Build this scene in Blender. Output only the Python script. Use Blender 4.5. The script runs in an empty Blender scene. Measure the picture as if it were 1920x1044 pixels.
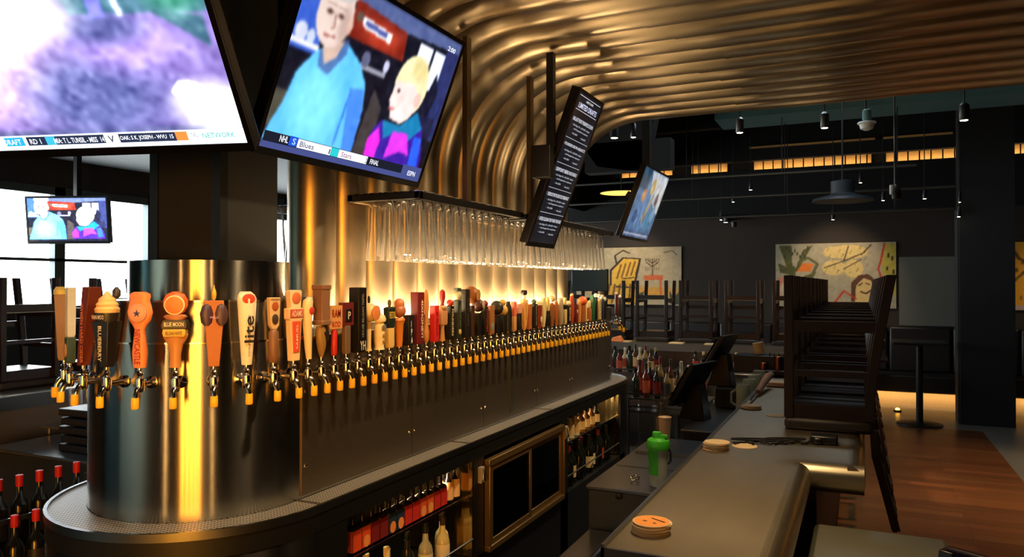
import bpy, math, random
import numpy as np
from mathutils import Vector, Matrix
from math import sin, cos, pi, radians as RAD
S = bpy.context.scene
COL = S.collection
rnd = random.Random(7)

# ------------------------------------------------------------------ camera, exposure, world, large lights
EYE = 1.75
cd = bpy.data.cameras.new('camera'); cam = bpy.data.objects.new('camera', cd); COL.objects.link(cam)
cd.sensor_width = 36; cd.lens = 1400 / 1920 * 36; cd.clip_start = .05
cam.location = (0, 0, EYE)
cam.rotation_euler = (RAD(90 + .41), 0, RAD(25.04))
S.camera = cam
S.view_settings.view_transform = 'Standard'; S.view_settings.look = 'None'
S.view_settings.gamma = 1; S.view_settings.use_curve_mapping = False
S.view_settings.exposure = .45
S.cycles.max_bounces = 10; S.cycles.transparent_max_bounces = 48
S.cycles.glossy_bounces = 6; S.cycles.diffuse_bounces = 4
S.cycles.sample_clamp_indirect = 4
W = bpy.data.worlds.new('world'); S.world = W; W.use_nodes = True
W.node_tree.nodes['Background'].inputs[0].default_value = (.5, .6, .7, 1)
W.node_tree.nodes['Background'].inputs[1].default_value = .02
WARM = (1, .70, .37); COOL = (.80, .92, 1.0); AMBER = (1, .52, .16)
def lamp(name, kind, loc, power, color, target=None, size=.1, size_y=None, spot=60, blend=.6, rot=None, spread=180):
    l = bpy.data.lights.new(name, kind); l.energy = power; l.color = color
    if kind == 'AREA':
        l.size = size; l.spread = RAD(spread)
        if size_y: l.shape = 'RECTANGLE'; l.size_y = size_y
    else: l.shadow_soft_size = size
    if kind == 'SPOT': l.spot_size = RAD(spot); l.spot_blend = blend
    o = bpy.data.objects.new(name, l); COL.objects.link(o); o.location = loc
    if target is not None: o.rotation_euler = (Vector(target) - Vector(loc)).to_track_quat('-Z', 'Y').to_euler()
    if rot: o.rotation_euler = rot
    return o
# light strip along the top of the tap tower, washing up the steel pipes
lamp('strip_light', 'AREA', (-1.935, 4.2, 1.575), 52, WARM, size=3.0, size_y=.05, rot=(RAD(166), 0, RAD(90)))
# unseen amber strips added behind the viewer to make the striped streak in the steel drum
for k in range(5): lamp('streak_light', 'AREA', (-.2 + .42 * k, -2.6, 1.35), 2.4, (1, .36, .03), (-2.3, 2, 1.35), size=.20, size_y=2.4, spread=40)
lamp('streak_light', 'AREA', (-1.59, -2.6, 1.35), .5, AMBER, (-2, 2, 1.35), size=.05, size_y=2.4, spread=40)
lamp('streak_light', 'AREA', (3.45, -2.6, 1.35), .8, AMBER, (-2, 2, 1.35), size=.07, size_y=2.4, spread=40)
# warm downlights over the wooden dining floor and the bar; last row is unseen fill, added for the drum to reflect
for p, e, t in (((.95, 6.2, 3.4), 140, (.8, 5.9, 0)), ((.75, 4.4, 3.2), 90, (.75, 4.3, 0)), ((.7, 8.2, 3.4), 90, (.6, 8.0, 0)), ((2.2, 7.2, 3.6), 150, (2.1, 7.6, 0)),
                ((-.3, 2.3, 2.95), 75, (-.4, 2.1, 1)), ((-.55, 3.1, 2.95), 70, (-.45, 2.9, 1)), ((-.8, 7.5, 3.2), 170, (-.8, 7.4, 1)), ((-2.2, 7.3, 3.3), 110, (-2.2, 7.6, .8)),
                ((1.5, -1.5, 3.6), 800, (1.5, -2.6, 0)), ((4.5, 1.5, 3.6), 800, (4.8, 1.2, 0)), ((-3.5, -1.5, 3.6), 300, (-3.6, -2.6, 0)), ((6.6, -1, 3.6), 500, (7.2, -1.4, 0))):
    lamp('downlight', 'SPOT', p, e, WARM, t, .06, spot=62)
for y in (2.75, 3.3, 3.85, 4.4, 4.95, 5.5): lamp('ledge_fill', 'SPOT', (-1.95, y, 1.58), 15, WARM, (-2.2, y + .1, 2.3), .03, spot=75, blend=.8)  # unseen spots added on the ledge to brighten pipes and hanging glasses
lamp('aisle_fill', 'SPOT', (-4.0, 2.4, 2.9), 60, COOL, (-3.7, 2.6, .6), .1, spot=80)  # added fill without a fixture, lifts the dark left aisle
lamp('left_wall_fill', 'SPOT', (-5.5, -1, 3.6), 700, (.55, .85, .95), (-7.4, -1.4, 1), .1, spot=80)  # added cool wash on the unseen wall, tints the drum's left side
lamp('front_wall_fill', 'SPOT', (-5, -1.6, 3.5), 900, (.55, .85, .95), (-5.6, -4, 1.3), .1, spot=80)  # second added cool wash, also only for the drum's bluish reflection
lamp('cool_fill', 'AREA', (-.5, 7.6, 4.5), 34, COOL, (-.5, 7.3, 0), size=1.2, size_y=1.2)  # no roof opening here: added cool area light for the bluish bar top
lamp('tap_light', 'SPOT', (-1.15, .75, 2.9), 75, WARM, (-2.05, 1.75, 1.35), .05, spot=38, blend=.8)  # extra unseen spot added to brighten the near handles and drum
for y in (2.2, 3.3, 4.4, 5.5):
    lamp('tap_light', 'SPOT', (-.75, y, 2.98), 85, WARM, (-1.85, y + .1, 1.45), .05, spot=70, blend=.8)
for x in (-3.6, -.35, 2.9):
    lamp('picture_light', 'SPOT', (x, 11.3, 3.1), 60, (1, .78, .5), (x, 12.58, 1.75), .05, spot=66, blend=.8)
for y in (3.2, 4.0, 4.8, 5.5):
    lamp('canopy_fill', 'SPOT', (-.75, y, 2.2), 10, WARM, (-1.6, y + .1, 3.1), .08, spot=100, blend=.9)  # fixtureless spots in mid-air, added to light the pipe bends from below

# ------------------------------------------------------------------ materials
def lin(c): return tuple(((x / 255) / 12.92 if x / 255 <= .04045 else ((x / 255 + .055) / 1.055) ** 2.4) for x in c)
MATS = {}
def mat(name, rgb=(128, 128, 128), rough=.5, metal=0, noise=.12, scale=30, stretch=(1, 1, 1), bump=0, emit=0, aniso=0, coat=0, radial=False):
    if name in MATS: return MATS[name]
    m = bpy.data.materials.new(name); m.use_nodes = True; nt = m.node_tree; N = nt.nodes; L = nt.links
    b = N['Principled BSDF']; c = lin(rgb)
    b.inputs['Roughness'].default_value = rough; b.inputs['Metallic'].default_value = metal
    if coat: b.inputs['Coat Weight'].default_value = coat; b.inputs['Coat Roughness'].default_value = .08
    tc = N.new('ShaderNodeTexCoord'); mp = N.new('ShaderNodeMapping'); mp.inputs['Scale'].default_value = stretch
    L.new(tc.outputs['Object'], mp.inputs[0])
    nz = N.new('ShaderNodeTexNoise'); nz.inputs['Scale'].default_value = scale; nz.inputs['Detail'].default_value = 4
    L.new(mp.outputs[0], nz.inputs['Vector'])
    mx = N.new('ShaderNodeMix'); mx.data_type = 'RGBA'
    mx.inputs[6].default_value = (*[x * (1 - noise) for x in c], 1); mx.inputs[7].default_value = (*[min(1, x * (1 + noise)) for x in c], 1)
    L.new(nz.outputs['Fac'], mx.inputs[0]); L.new(mx.outputs[2], b.inputs['Base Color'])
    if bump:
        bp = N.new('ShaderNodeBump'); bp.inputs['Strength'].default_value = bump; bp.inputs['Distance'].default_value = .01
        L.new(nz.outputs['Fac'], bp.inputs['Height']); L.new(bp.outputs[0], b.inputs['Normal'])
    if aniso:
        b.inputs['Anisotropic'].default_value = aniso; b.inputs['Anisotropic Rotation'].default_value = .25
        t = N.new('ShaderNodeTangent'); t.direction_type = 'RADIAL'; t.axis = 'Z'; L.new(t.outputs[0], b.inputs['Tangent'])
    if emit: b.inputs['Emission Color'].default_value = (*c, 1); b.inputs['Emission Strength'].default_value = emit
    MATS[name] = m; return m
def glow(name, rgb, strength):
    if name in MATS: return MATS[name]
    m = bpy.data.materials.new(name); m.use_nodes = True; nt = m.node_tree; nt.nodes.clear()
    e = nt.nodes.new('ShaderNodeEmission'); e.inputs[0].default_value = (*lin(rgb), 1); e.inputs[1].default_value = strength
    o = nt.nodes.new('ShaderNodeOutputMaterial'); nt.links.new(e.outputs[0], o.inputs[0]); MATS[name] = m; return m
def glassy(name, tint=(1, 1, 1), refl=1.0, rough=.02, edge_white=0):
    if name in MATS: return MATS[name]
    m = bpy.data.materials.new(name); m.use_nodes = True; nt = m.node_tree; nt.nodes.clear(); N = nt.nodes; L = nt.links
    t = N.new('ShaderNodeBsdfTransparent'); t.inputs[0].default_value = (*tint, 1)
    g = N.new('ShaderNodeBsdfGlossy'); g.inputs['Roughness'].default_value = rough
    lw = N.new('ShaderNodeFresnel'); lw.inputs[0].default_value = 1.5
    mu = N.new('ShaderNodeMath'); mu.operation = 'MULTIPLY'; mu.inputs[1].default_value = refl; mu.use_clamp = True
    mi = N.new('ShaderNodeMixShader'); o = N.new('ShaderNodeOutputMaterial')
    if edge_white:  # white mixed into the glass edges, standing in for bright refracted lines
        d = N.new('ShaderNodeBsdfDiffuse'); d.inputs[0].default_value = (.9, .9, .88, 1); tr = N.new('ShaderNodeBsdfTranslucent'); tr.inputs[0].default_value = (.9, .9, .88, 1)
        ad = N.new('ShaderNodeMixShader'); L.new(d.outputs[0], ad.inputs[1]); L.new(tr.outputs[0], ad.inputs[2]); m2 = N.new('ShaderNodeMixShader'); m2.inputs[0].default_value = edge_white; L.new(g.outputs[0], m2.inputs[1]); L.new(ad.outputs[0], m2.inputs[2]); g = m2
    L.new(lw.outputs[0], mu.inputs[0]); L.new(mu.outputs[0], mi.inputs[0]); L.new(t.outputs[0], mi.inputs[1]); L.new(g.outputs[0], mi.inputs[2])
    L.new(mi.outputs[0], o.inputs[0]); MATS[name] = m; return m
def attr_mat(name, strength=0, rough=.6):
    m = bpy.data.materials.new(name); m.use_nodes = True; nt = m.node_tree; b = nt.nodes['Principled BSDF']
    a = nt.nodes.new('ShaderNodeAttribute'); a.attribute_name = 'paint'
    b.inputs['Roughness'].default_value = rough
    if strength:
        b.inputs['Base Color'].default_value = (.01, .01, .01, 1); b.inputs['Roughness'].default_value = .15
        nt.links.new(a.outputs['Color'], b.inputs['Emission Color']); b.inputs['Emission Strength'].default_value = strength
    else: nt.links.new(a.outputs['Color'], b.inputs['Base Color'])
    return m
def plank_mat():
    m = bpy.data.materials.new('wood_planks'); m.use_nodes = True; nt = m.node_tree; N = nt.nodes; L = nt.links; b = N['Principled BSDF']
    tc = N.new('ShaderNodeTexCoord'); mp = N.new('ShaderNodeMapping'); mp.inputs['Rotation'].default_value = (0, 0, 0)
    br = N.new('ShaderNodeTexBrick'); br.inputs['Scale'].default_value = 1; br.inputs['Mortar Size'].default_value = .002
    br.inputs['Brick Width'].default_value = 1.4; br.inputs['Row Height'].default_value = .13
    br.inputs['Color1'].default_value = (*lin((132, 80, 44)), 1); br.inputs['Color2'].default_value = (*lin((100, 58, 32)), 1); br.inputs['Mortar'].default_value = (*lin((50, 30, 20)), 1)
    nz = N.new('ShaderNodeTexNoise'); nz.inputs['Scale'].default_value = 3; mp2 = N.new('ShaderNodeMapping'); mp2.inputs['Scale'].default_value = (1, 9, 1)
    L.new(tc.outputs['Object'], mp.inputs[0]); L.new(mp.outputs[0], br.inputs['Vector']); L.new(tc.outputs['Object'], mp2.inputs[0]); L.new(mp2.outputs[0], nz.inputs['Vector'])
    mx = N.new('ShaderNodeMix'); mx.data_type = 'RGBA'; mx.blend_type = 'MULTIPLY'; mx.inputs[0].default_value = .5
    L.new(br.outputs['Color'], mx.inputs[6]); L.new(nz.outputs['Color'], mx.inputs[7]); L.new(mx.outputs[2], b.inputs['Base Color'])
    b.inputs['Roughness'].default_value = .32; return m
def grate_mat():
    m = bpy.data.materials.new('tray_grate'); m.use_nodes = True; nt = m.node_tree; N = nt.nodes; L = nt.links; b = N['Principled BSDF']
    tc = N.new('ShaderNodeTexCoord'); mp = N.new('ShaderNodeMapping'); mp.inputs['Scale'].default_value = (70, 70, 70)
    vo = N.new('ShaderNodeTexVoronoi'); vo.inputs['Scale'].default_value = 1; vo.inputs['Randomness'].default_value = 0
    cr = N.new('ShaderNodeValToRGB'); cr.color_ramp.elements[0].position = .28; cr.color_ramp.elements[0].color = (.02, .018, .015, 1)
    cr.color_ramp.elements[1].position = .36; cr.color_ramp.elements[1].color = (.55, .52, .47, 1)
    L.new(tc.outputs['Object'], mp.inputs[0]); L.new(mp.outputs[0], vo.inputs['Vector']); L.new(vo.outputs['Distance'], cr.inputs[0]); L.new(cr.outputs[0], b.inputs['Base Color'])
    b.inputs['Metallic'].default_value = .6; b.inputs['Roughness'].default_value = .45; return m
STEEL = mat('brushed_steel', (158, 155, 148), .22, 1, .10, 220, (.2, .2, 6), 0, aniso=.95)
PANEL = mat('panel_steel', (104, 95, 83), .46, .85, .14, 60, (1, .3, 2), .02)
PIPE = mat('pipe_steel', (172, 156, 130), .33, 1, .03, 8, (3, 3, .4))
CHROME = mat('chrome', (205, 200, 190), .12, 1, .03)
ZINC = mat('zinc_top', (152, 141, 122), .42, 1, .18, 9, (1, .35, 1), .03)
BRASSY = mat('zinc_nosing', (178, 166, 142), .34, 1, .10, 12)
BLACKM = mat('black_metal', (22, 24, 25), .45, .3, .1)
DARKST = mat('dark_steel', (84, 84, 80), .42, .75, .12, 25)
STAIN = mat('stainless', (140, 142, 142), .28, 1, .1, 40, (1, 8, 1))
RUBBER = mat('black_rubber', (16, 16, 17), .8, 0, .2, 80, bump=.1)
PLAST = mat('black_plastic', (18, 18, 20), .38, 0, .1)
SCREENBK = mat('tv_black', (10, 10, 12), .25, 0, .05)
WOODD = mat('dark_wood', (36, 15, 11), .32, 0, .25, 14, (6, 6, .8))
YCAP = mat('yellow_cap', (246, 190, 44), .4, 0, .08)
CREAM = mat('cream', (232, 210, 160), .4, 0, .05)
MUG = mat('mug_glass', (196, 208, 190), .12, 0, .05); MUG.node_tree.nodes['Principled BSDF'].inputs['Alpha'].default_value = .45
GLASS = glassy('clear_glass', (1, 1, 1), 1.0, edge_white=.17)
PANE = glassy('dark_pane', (.45, .45, .42), 1.0)
LED = glow('lamp_lens', (255, 236, 200), 14)
def C(r, g, b, rough=.42, **k): return mat('paint_%d_%d_%d' % (r, g, b), (r, g, b), rough, 0, .07, 40, **k)

# ------------------------------------------------------------------ mesh builder and scene helpers
class MB:
    def __init__(s): s.v = []; s.f = []; s.m = []; s.mats = []
    def mi(s, m):
        if m not in s.mats: s.mats.append(m)
        return s.mats.index(m)
    def add(s, vs, fs, m):
        o = len(s.v); s.v += [tuple(p) for p in vs]; k = s.mi(m)
        for f in fs: s.f.append([i + o for i in f]); s.m.append(k)
        return s
    def box(s, a, b, m):
        (x0, y0, z0), (x1, y1, z1) = a, b
        v = [(x0, y0, z0), (x1, y0, z0), (x1, y1, z0), (x0, y1, z0), (x0, y0, z1), (x1, y0, z1), (x1, y1, z1), (x0, y1, z1)]
        return s.add(v, [(0, 3, 2, 1), (4, 5, 6, 7), (0, 1, 5, 4), (1, 2, 6, 5), (2, 3, 7, 6), (3, 0, 4, 7)], m)
    def hexa(s, lo, hi, m):       # two quads, bottom and top
        return s.add(list(lo) + list(hi), [(0, 3, 2, 1), (4, 5, 6, 7), (0, 1, 5, 4), (1, 2, 6, 5), (2, 3, 7, 6), (3, 0, 4, 7)], m)
    def bar(s, p0, p1, w, h, m):  # rectangular bar between two points
        p0, p1 = Vector(p0), Vector(p1); d = (p1 - p0).normalized()
        u = d.cross(Vector((0, 0, 1)));  u = u.normalized() if u.length > 1e-3 else Vector((1, 0, 0))
        v = u.cross(d); r = [p0 + u * a * w / 2 + v * b * h / 2 for a, b in ((-1, -1), (1, -1), (1, 1), (-1, 1))]
        return s.hexa(r, [q + (p1 - p0) for q in r], m)
    def loft(s, rings, m, cap=True, closed=True):
        n = len(rings[0]); v = [p for r in rings for p in r]; f = []
        for i in range(len(rings) - 1):
            for j in range(n if closed else n - 1):
                k = (j + 1) % n; f.append((i * n + j, i * n + k, (i + 1) * n + k, (i + 1) * n + j))
        if cap: f.append(tuple(range(n - 1, -1, -1))); f.append(tuple(range((len(rings) - 1) * n, len(rings) * n)))
        return s.add(v, f, m)
    def lathe(s, prof, m, n=16, o=(0, 0, 0), cap=True):
        return s.loft([[(o[0] + r * cos(2 * pi * j / n), o[1] + r * sin(2 * pi * j / n), o[2] + z) for j in range(n)] for r, z in prof], m, cap)
    def tube(s, pts, r, m, n=10):
        pts = [Vector(p) for p in pts]; rings = []; u = None
        for i, p in enumerate(pts):
            d = (pts[min(i + 1, len(pts) - 1)] - pts[max(i - 1, 0)]).normalized()
            if u is None: u = d.cross(Vector((.3, .2, 1))).normalized()
            u = (u - d * u.dot(d)).normalized(); w = d.cross(u); rr = r[i] if isinstance(r, (list, tuple)) else r
            rings.append([p + (u * cos(2 * pi * j / n) + w * sin(2 * pi * j / n)) * rr for j in range(n)])
        return s.loft(rings, m)
    def prism(s, poly, z0, z1, m):
        n = len(poly); v = [(x, y, z0) for x, y in poly] + [(x, y, z1) for x, y in poly]
        return s.add(v, [tuple(range(n - 1, -1, -1)), tuple(range(n, 2 * n))] + [(i, (i + 1) % n, n + (i + 1) % n, n + i) for i in range(n)], m)
    def band(s, poly, z0, z1, m): return s.loft([[(x, y, z0) for x, y in poly], [(x, y, z1) for x, y in poly]], m, cap=False)
    def ring(s, a, b, z, m):      # flat ring between two outlines of equal length
        return s.loft([[(x, y, z) for x, y in a], [(x, y, z) for x, y in b]], m, cap=False)
    def disc(s, o, u, v, r, m, n=20, ry=None):
        o, u, v = Vector(o), Vector(u), Vector(v)
        return s.add([o + u * r * cos(2 * pi * j / n) + v * (ry or r) * sin(2 * pi * j / n) for j in range(n)], [tuple(range(n))], m)
    def plate(s, o, u, v, pts, m):  # flat polygon in a frame
        o, u, v = Vector(o), Vector(u), Vector(v); return s.add([o + u * x + v * y for x, y in pts], [tuple(range(len(pts)))], m)
    def text(s, body, o, u, v, w, h, m):
        vs, fs, W_, H_ = text_geo(body); o, u, v = Vector(o), Vector(u), Vector(v)
        return s.add([o + u * ((x / W_ - .5) * w) + v * ((y / H_ - .5) * h) for x, y in vs], fs, m)
    def build(s, name, parent=None, loc=None, rz=0, bevel=0, angle=38):
        me = bpy.data.meshes.new(name); me.from_pydata(s.v, [], s.f); me.update()
        for m in s.mats: me.materials.append(m)
        me.polygons.foreach_set('material_index', s.m); me.polygons.foreach_set('use_smooth', [True] * len(s.f))
        me.set_sharp_from_angle(angle=RAD(angle))
        o = bpy.data.objects.new(name, me); COL.objects.link(o)
        if parent: o.parent = parent
        if loc: o.location = loc
        o.rotation_euler.z = rz
        if bevel:
            b = o.modifiers.new('bevel', 'BEVEL'); b.width = bevel; b.segments = 2; b.limit_method = 'ANGLE'
        return o
TXT = {}
def text_geo(body):
    if body in TXT: return TXT[body]
    cu = bpy.data.curves.new('t', 'FONT'); cu.body = body; cu.resolution_u = 2; cu.offset = .012; cu.space_line = .85
    o = bpy.data.objects.new('t', cu); COL.objects.link(o)
    me = bpy.data.meshes.new_from_object(o.evaluated_get(bpy.context.evaluated_depsgraph_get()))
    vs = [(p.co.x, p.co.y) for p in me.vertices]; fs = [tuple(p.vertices) for p in me.polygons]
    x0 = min(p[0] for p in vs); y0 = min(p[1] for p in vs); x1 = max(p[0] for p in vs); y1 = max(p[1] for p in vs)
    vs = [(x - x0, y - y0) for x, y in vs]
    bpy.data.objects.remove(o); bpy.data.curves.remove(cu); bpy.data.meshes.remove(me)
    TXT[body] = (vs, fs, max(x1 - x0, 1e-3), max(y1 - y0, 1e-3)); return TXT[body]
def tag(o, label=None, cat=None, group=None, kind=None):
    for k, v in (('label', label), ('category', cat), ('group', group), ('kind', kind)):
        if v: o[k] = v
    return o
def thing(name, label, cat, loc=(0, 0, 0), rz=0, group=None, rot=None):
    o = bpy.data.objects.new(name, None); COL.objects.link(o); o.location = loc; o.rotation_euler = rot or (0, 0, rz)
    o.empty_display_size = .05; return tag(o, label, cat, group)
def dup(o, parent=None, **k):
    c = o.copy(); COL.objects.link(c)
    if parent: c.parent = parent
    for ch in o.children: dup(ch, c)
    return c
def struct(o): o['kind'] = 'structure'; return o
ORD = 'first second third fourth fifth sixth seventh eighth ninth tenth eleventh twelfth thirteenth fourteenth fifteenth sixteenth seventeenth eighteenth nineteenth twentieth'.split()
def nth(i):
    if i < 20: return ORD[i]
    t = {2: 'twenty', 3: 'thirty', 4: 'forty'}[(i + 1) // 10]
    return t + '-' + ORD[(i + 1) % 10 - 1] if (i + 1) % 10 else {'thirty': 'thirtieth', 'forty': 'fortieth'}[t]
def stadium(r, cx, y0, y1, n=24):
    return [(cx + r * cos(a), y0 + r * sin(a)) for a in [pi + pi * j / n for j in range(n + 1)]] + [(cx + r * cos(a), y1 + r * sin(a)) for a in [pi * j / n for j in range(n + 1)]]
class Canvas:                      # small painter: colours in sRGB 0-255, coordinates 0-1 from bottom left
    def __init__(s, nx, ny, bg=(10, 10, 12)):
        s.nx, s.ny = nx, ny; s.U, s.V = np.meshgrid(np.linspace(0, 1, nx), np.linspace(0, 1, ny)); s.a = np.zeros((ny, nx, 3)) + np.array(bg, float)
    def put(s, mask, c, k=1.0):
        mk = (mask.astype(float) * k)[..., None]; s.a = s.a * (1 - mk) + np.array(c, float) * mk; return s
    def poly(s, pts, c, k=1.0):
        ins = np.zeros(s.U.shape, bool); n = len(pts)
        for i in range(n):
            (x0, y0), (x1, y1) = pts[i], pts[(i + 1) % n]
            cr = ((y0 > s.V) != (y1 > s.V)); ins ^= cr & (s.U < (x1 - x0) * (s.V - y0) / ((y1 - y0) or 1e-9) + x0)
        return s.put(ins, c, k)
    def rect(s, x0, y0, x1, y1, c, k=1.0): return s.put((s.U >= x0) & (s.U <= x1) & (s.V >= y0) & (s.V <= y1), c, k)
    def oval(s, x, y, rx, ry, c, k=1.0): return s.put(((s.U - x) / rx) ** 2 + ((s.V - y) / ry) ** 2 <= 1, c, k)
    def soft(s, x, y, rx, ry, c, k=1.0): return s.put(np.clip(1.6 - 1.6 * np.sqrt(((s.U - x) / rx) ** 2 + ((s.V - y) / ry) ** 2), 0, 1), c, k)
    def line(s, pts, w, c, k=1.0):
        for (x0, y0), (x1, y1) in zip(pts, pts[1:]):
            dx, dy = x1 - x0, y1 - y0; t = np.clip(((s.U - x0) * dx + (s.V - y0) * dy) / (dx * dx + dy * dy + 1e-9), 0, 1)
            s.put(np.hypot(s.U - x0 - t * dx, (s.V - y0 - t * dy)) < w, c, k)
        return s
    def noise(s, amp, seed, cell=6):
        r = np.random.default_rng(seed); g = r.normal(0, 1, (s.ny // cell + 2, s.nx // cell + 2)); yy = np.arange(s.ny) / cell; xx = np.arange(s.nx) / cell
        i, j = yy.astype(int), xx.astype(int); fy, fx = (yy - i)[:, None], (xx - j)[None]
        z = g[i][:, j] * (1 - fy) * (1 - fx) + g[i + 1][:, j] * fy * (1 - fx) + g[i][:, j + 1] * (1 - fy) * fx + g[i + 1][:, j + 1] * fy * fx
        s.a = s.a + (z * amp)[..., None]; return s
    def blur(s, n=1):
        for _ in range(n):
            p = np.pad(s.a, ((1, 1), (1, 1), (0, 0)), 'edge'); s.a = (p[1:-1, 1:-1] * 2 + p[:-2, 1:-1] + p[2:, 1:-1] + p[1:-1, :-2] + p[1:-1, 2:]) / 6
        return s
    def build(s, name, parent, o, u, v, w, h, m):
        o, u, v = Vector(o), Vector(u), Vector(v); nx, ny = s.nx, s.ny; me = bpy.data.meshes.new(name)
        me.from_pydata([o + u * (i / (nx - 1) * w) + v * (j / (ny - 1) * h) for j in range(ny) for i in range(nx)], [],
                       [(j * nx + i, j * nx + i + 1, (j + 1) * nx + i + 1, (j + 1) * nx + i) for j in range(ny - 1) for i in range(nx - 1)])
        x = np.clip(s.a, 0, 255) / 255; l = np.where(x <= .04045, x / 12.92, ((x + .055) / 1.055) ** 2.4)
        at = me.color_attributes.new('paint', 'FLOAT_COLOR', 'POINT'); at.data.foreach_set('color', np.concatenate([l, np.ones((ny, nx, 1))], 2).ravel())
        me.materials.append(m); ob = bpy.data.objects.new(name, me); COL.objects.link(ob); ob.parent = parent; return ob
# ------------------------------------------------------------------ room shell
CONC = mat('floor_concrete', (104, 100, 92), .35, 0, .2, 4, bump=.02); PLANK = plank_mat()
b = MB()
b.add([(-8, -4, 0), (-.2, -4, 0), (-.2, 13, 0), (-8, 13, 0)], [(0, 1, 2, 3)], RUBBER)
b.add([(-.2, -4, 0), (1.3, -4, 0), (1.3, 10.4, 0), (-.2, 10.4, 0)], [(0, 1, 2, 3)], PLANK)
b.add([(1.3, -4, 0), (8, -4, 0), (8, 13, 0), (1.3, 13, 0)], [(0, 1, 2, 3)], CONC)
b.add([(-.2, 10.4, 0), (1.3, 10.4, 0), (1.3, 13, 0), (-.2, 13, 0)], [(0, 1, 2, 3)], CONC)
struct(b.build('floor'))
WALL = mat('wall_grey', (48, 38, 30), .8, 0, .08, 3); DARKW = mat('wall_dark', (44, 46, 46), .8, 0, .1, 5); CEIL = mat('ceiling_black', (13, 13, 13), .9, 0, .1, 5)
TEAL = mat('duct_teal', (84, 124, 128), .7, 0, .1, 4)
b = MB(); b.box((-8, 12.6, 0), (8, 12.75, 2.86), WALL); b.box((-8, 12.6, 2.86), (8, 12.75, 5), CEIL); b.box((-8, 12.40, 2.86), (8, 12.6, 3.565), CEIL); b.box((-8, 12.40, 3.715), (8, 12.6, 5), CEIL); struct(b.build('wall_back'))
b = MB(); b.box((8, -4, 0), (8.15, 12.75, 5), DARKW); struct(b.build('wall_right'))
b = MB(); b.box((-8, -4.15, 0), (8, -4, 5), mat('wall_beige', (190, 176, 156), .8, 0, .08, 3)); struct(b.build('wall_front'))
b = MB(); b.box((-8, -4, 5), (8, 12.75, 5.1), CEIL); struct(b.build('ceiling'))
b = MB()
b.box((-7.65, -4, 2.74), (-7.5, 12.6, 5), DARKW); b.box((-7.65, -4, 0), (-7.5, 12.6, 1.46), DARKW); b.box((-7.65, -4, 1.46), (-7.5, 3.2, 2.74), mat('wall_teal', (110, 140, 142), .7, 0, .08, 3))
b.box((-7.65, 12.3, 1.46), (-7.5, 12.6, 2.74), DARKW); struct(b.build('wall_left'))
FRAME = mat('window_frame', (70, 84, 86), .5, .2); SKYG = glow('bright_sky', (244, 252, 255), 9)
ys = [3.2, 5.0, 6.1, 7.6, 9.1, 10.7, 12.3]
for i in range(6):
    t = struct(thing('window_%d' % (i + 1), None, None, (-7.5, ys[i], 1.46)))
    b = MB(); w = ys[i + 1] - ys[i]
    for a0, a1, z0, z1 in ((0, .05, 0, 1.28), (w - .06, w, 0, 1.28), (0, w, 0, .06), (0, w, 1.2, 1.28), (0, w, .52, .55)): b.box((-.08, a0, z0), (.03, a1, z1), FRAME)
    b.build('window_frame', t); b = MB(); b.box((-.07, .04, .05), (-.06, w - .05, 1.23), SKYG); b.build('window_pane', t)
# banquette along the back wall, raised over a glowing toe kick
SEATM = mat('booth_leather', (30, 24, 22), .45, 0, .1)
t = thing('banquette', 'long dark banquette against the back wall above a glowing toe kick', 'bench', (0, 11.9, 0))
b = MB(); b.box((-7, .06, .21), (4.5, .66, .46), SEATM); b.build('seat', t, bevel=.03)
b = MB()
for i in range(14): b.box((-7 + i * .82, .5, .46), (-7 + i * .82 + .8, .68, 1.12), SEATM)
b.build('backrest', t, bevel=.03)
b = MB(); b.box((-7, .2, 0), (4.5, .66, .21), mat('toe_kick', (150, 140, 120), .6)); b.build('toe_kick', t)
for i, x in enumerate((.9, 2.6, -.4)): lamp('toe_kick_light', 'AREA', (x, 11.98, .19), 3.5, AMBER, size=1.5, size_y=.05, rot=(RAD(38), 0, 0))
b = MB(); b.box((1.12, 10.8, 0), (1.7, 11.2, 5), mat('column_black', (20, 21, 20), .8)); b.box((1.1, 10.84, 0), (1.12, 11.16, 2.7), mat('column_edge', (34, 36, 35), .8)); struct(b.build('trim_1'))
b = MB()      # black steel column standing in the tap tower
b.box((-2.479, 2.02, 1.835), (-2.121, 2.315, 5), mat('column_blue_black', (12, 16, 19), .85)); b.box((-2.484, 2.015, 1.835), (-2.44, 2.05, 5), BLACKM); b.box((-2.16, 2.015, 1.835), (-2.116, 2.05, 5), BLACKM)
struct(b.build('trim_2'))
b = MB(); b.box((-7.4, -1, 3.02), (-4.4, 12.5, 3.4), mat('soffit_teal', (24, 30, 32), .7)); struct(b.build('trim_3'))
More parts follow.
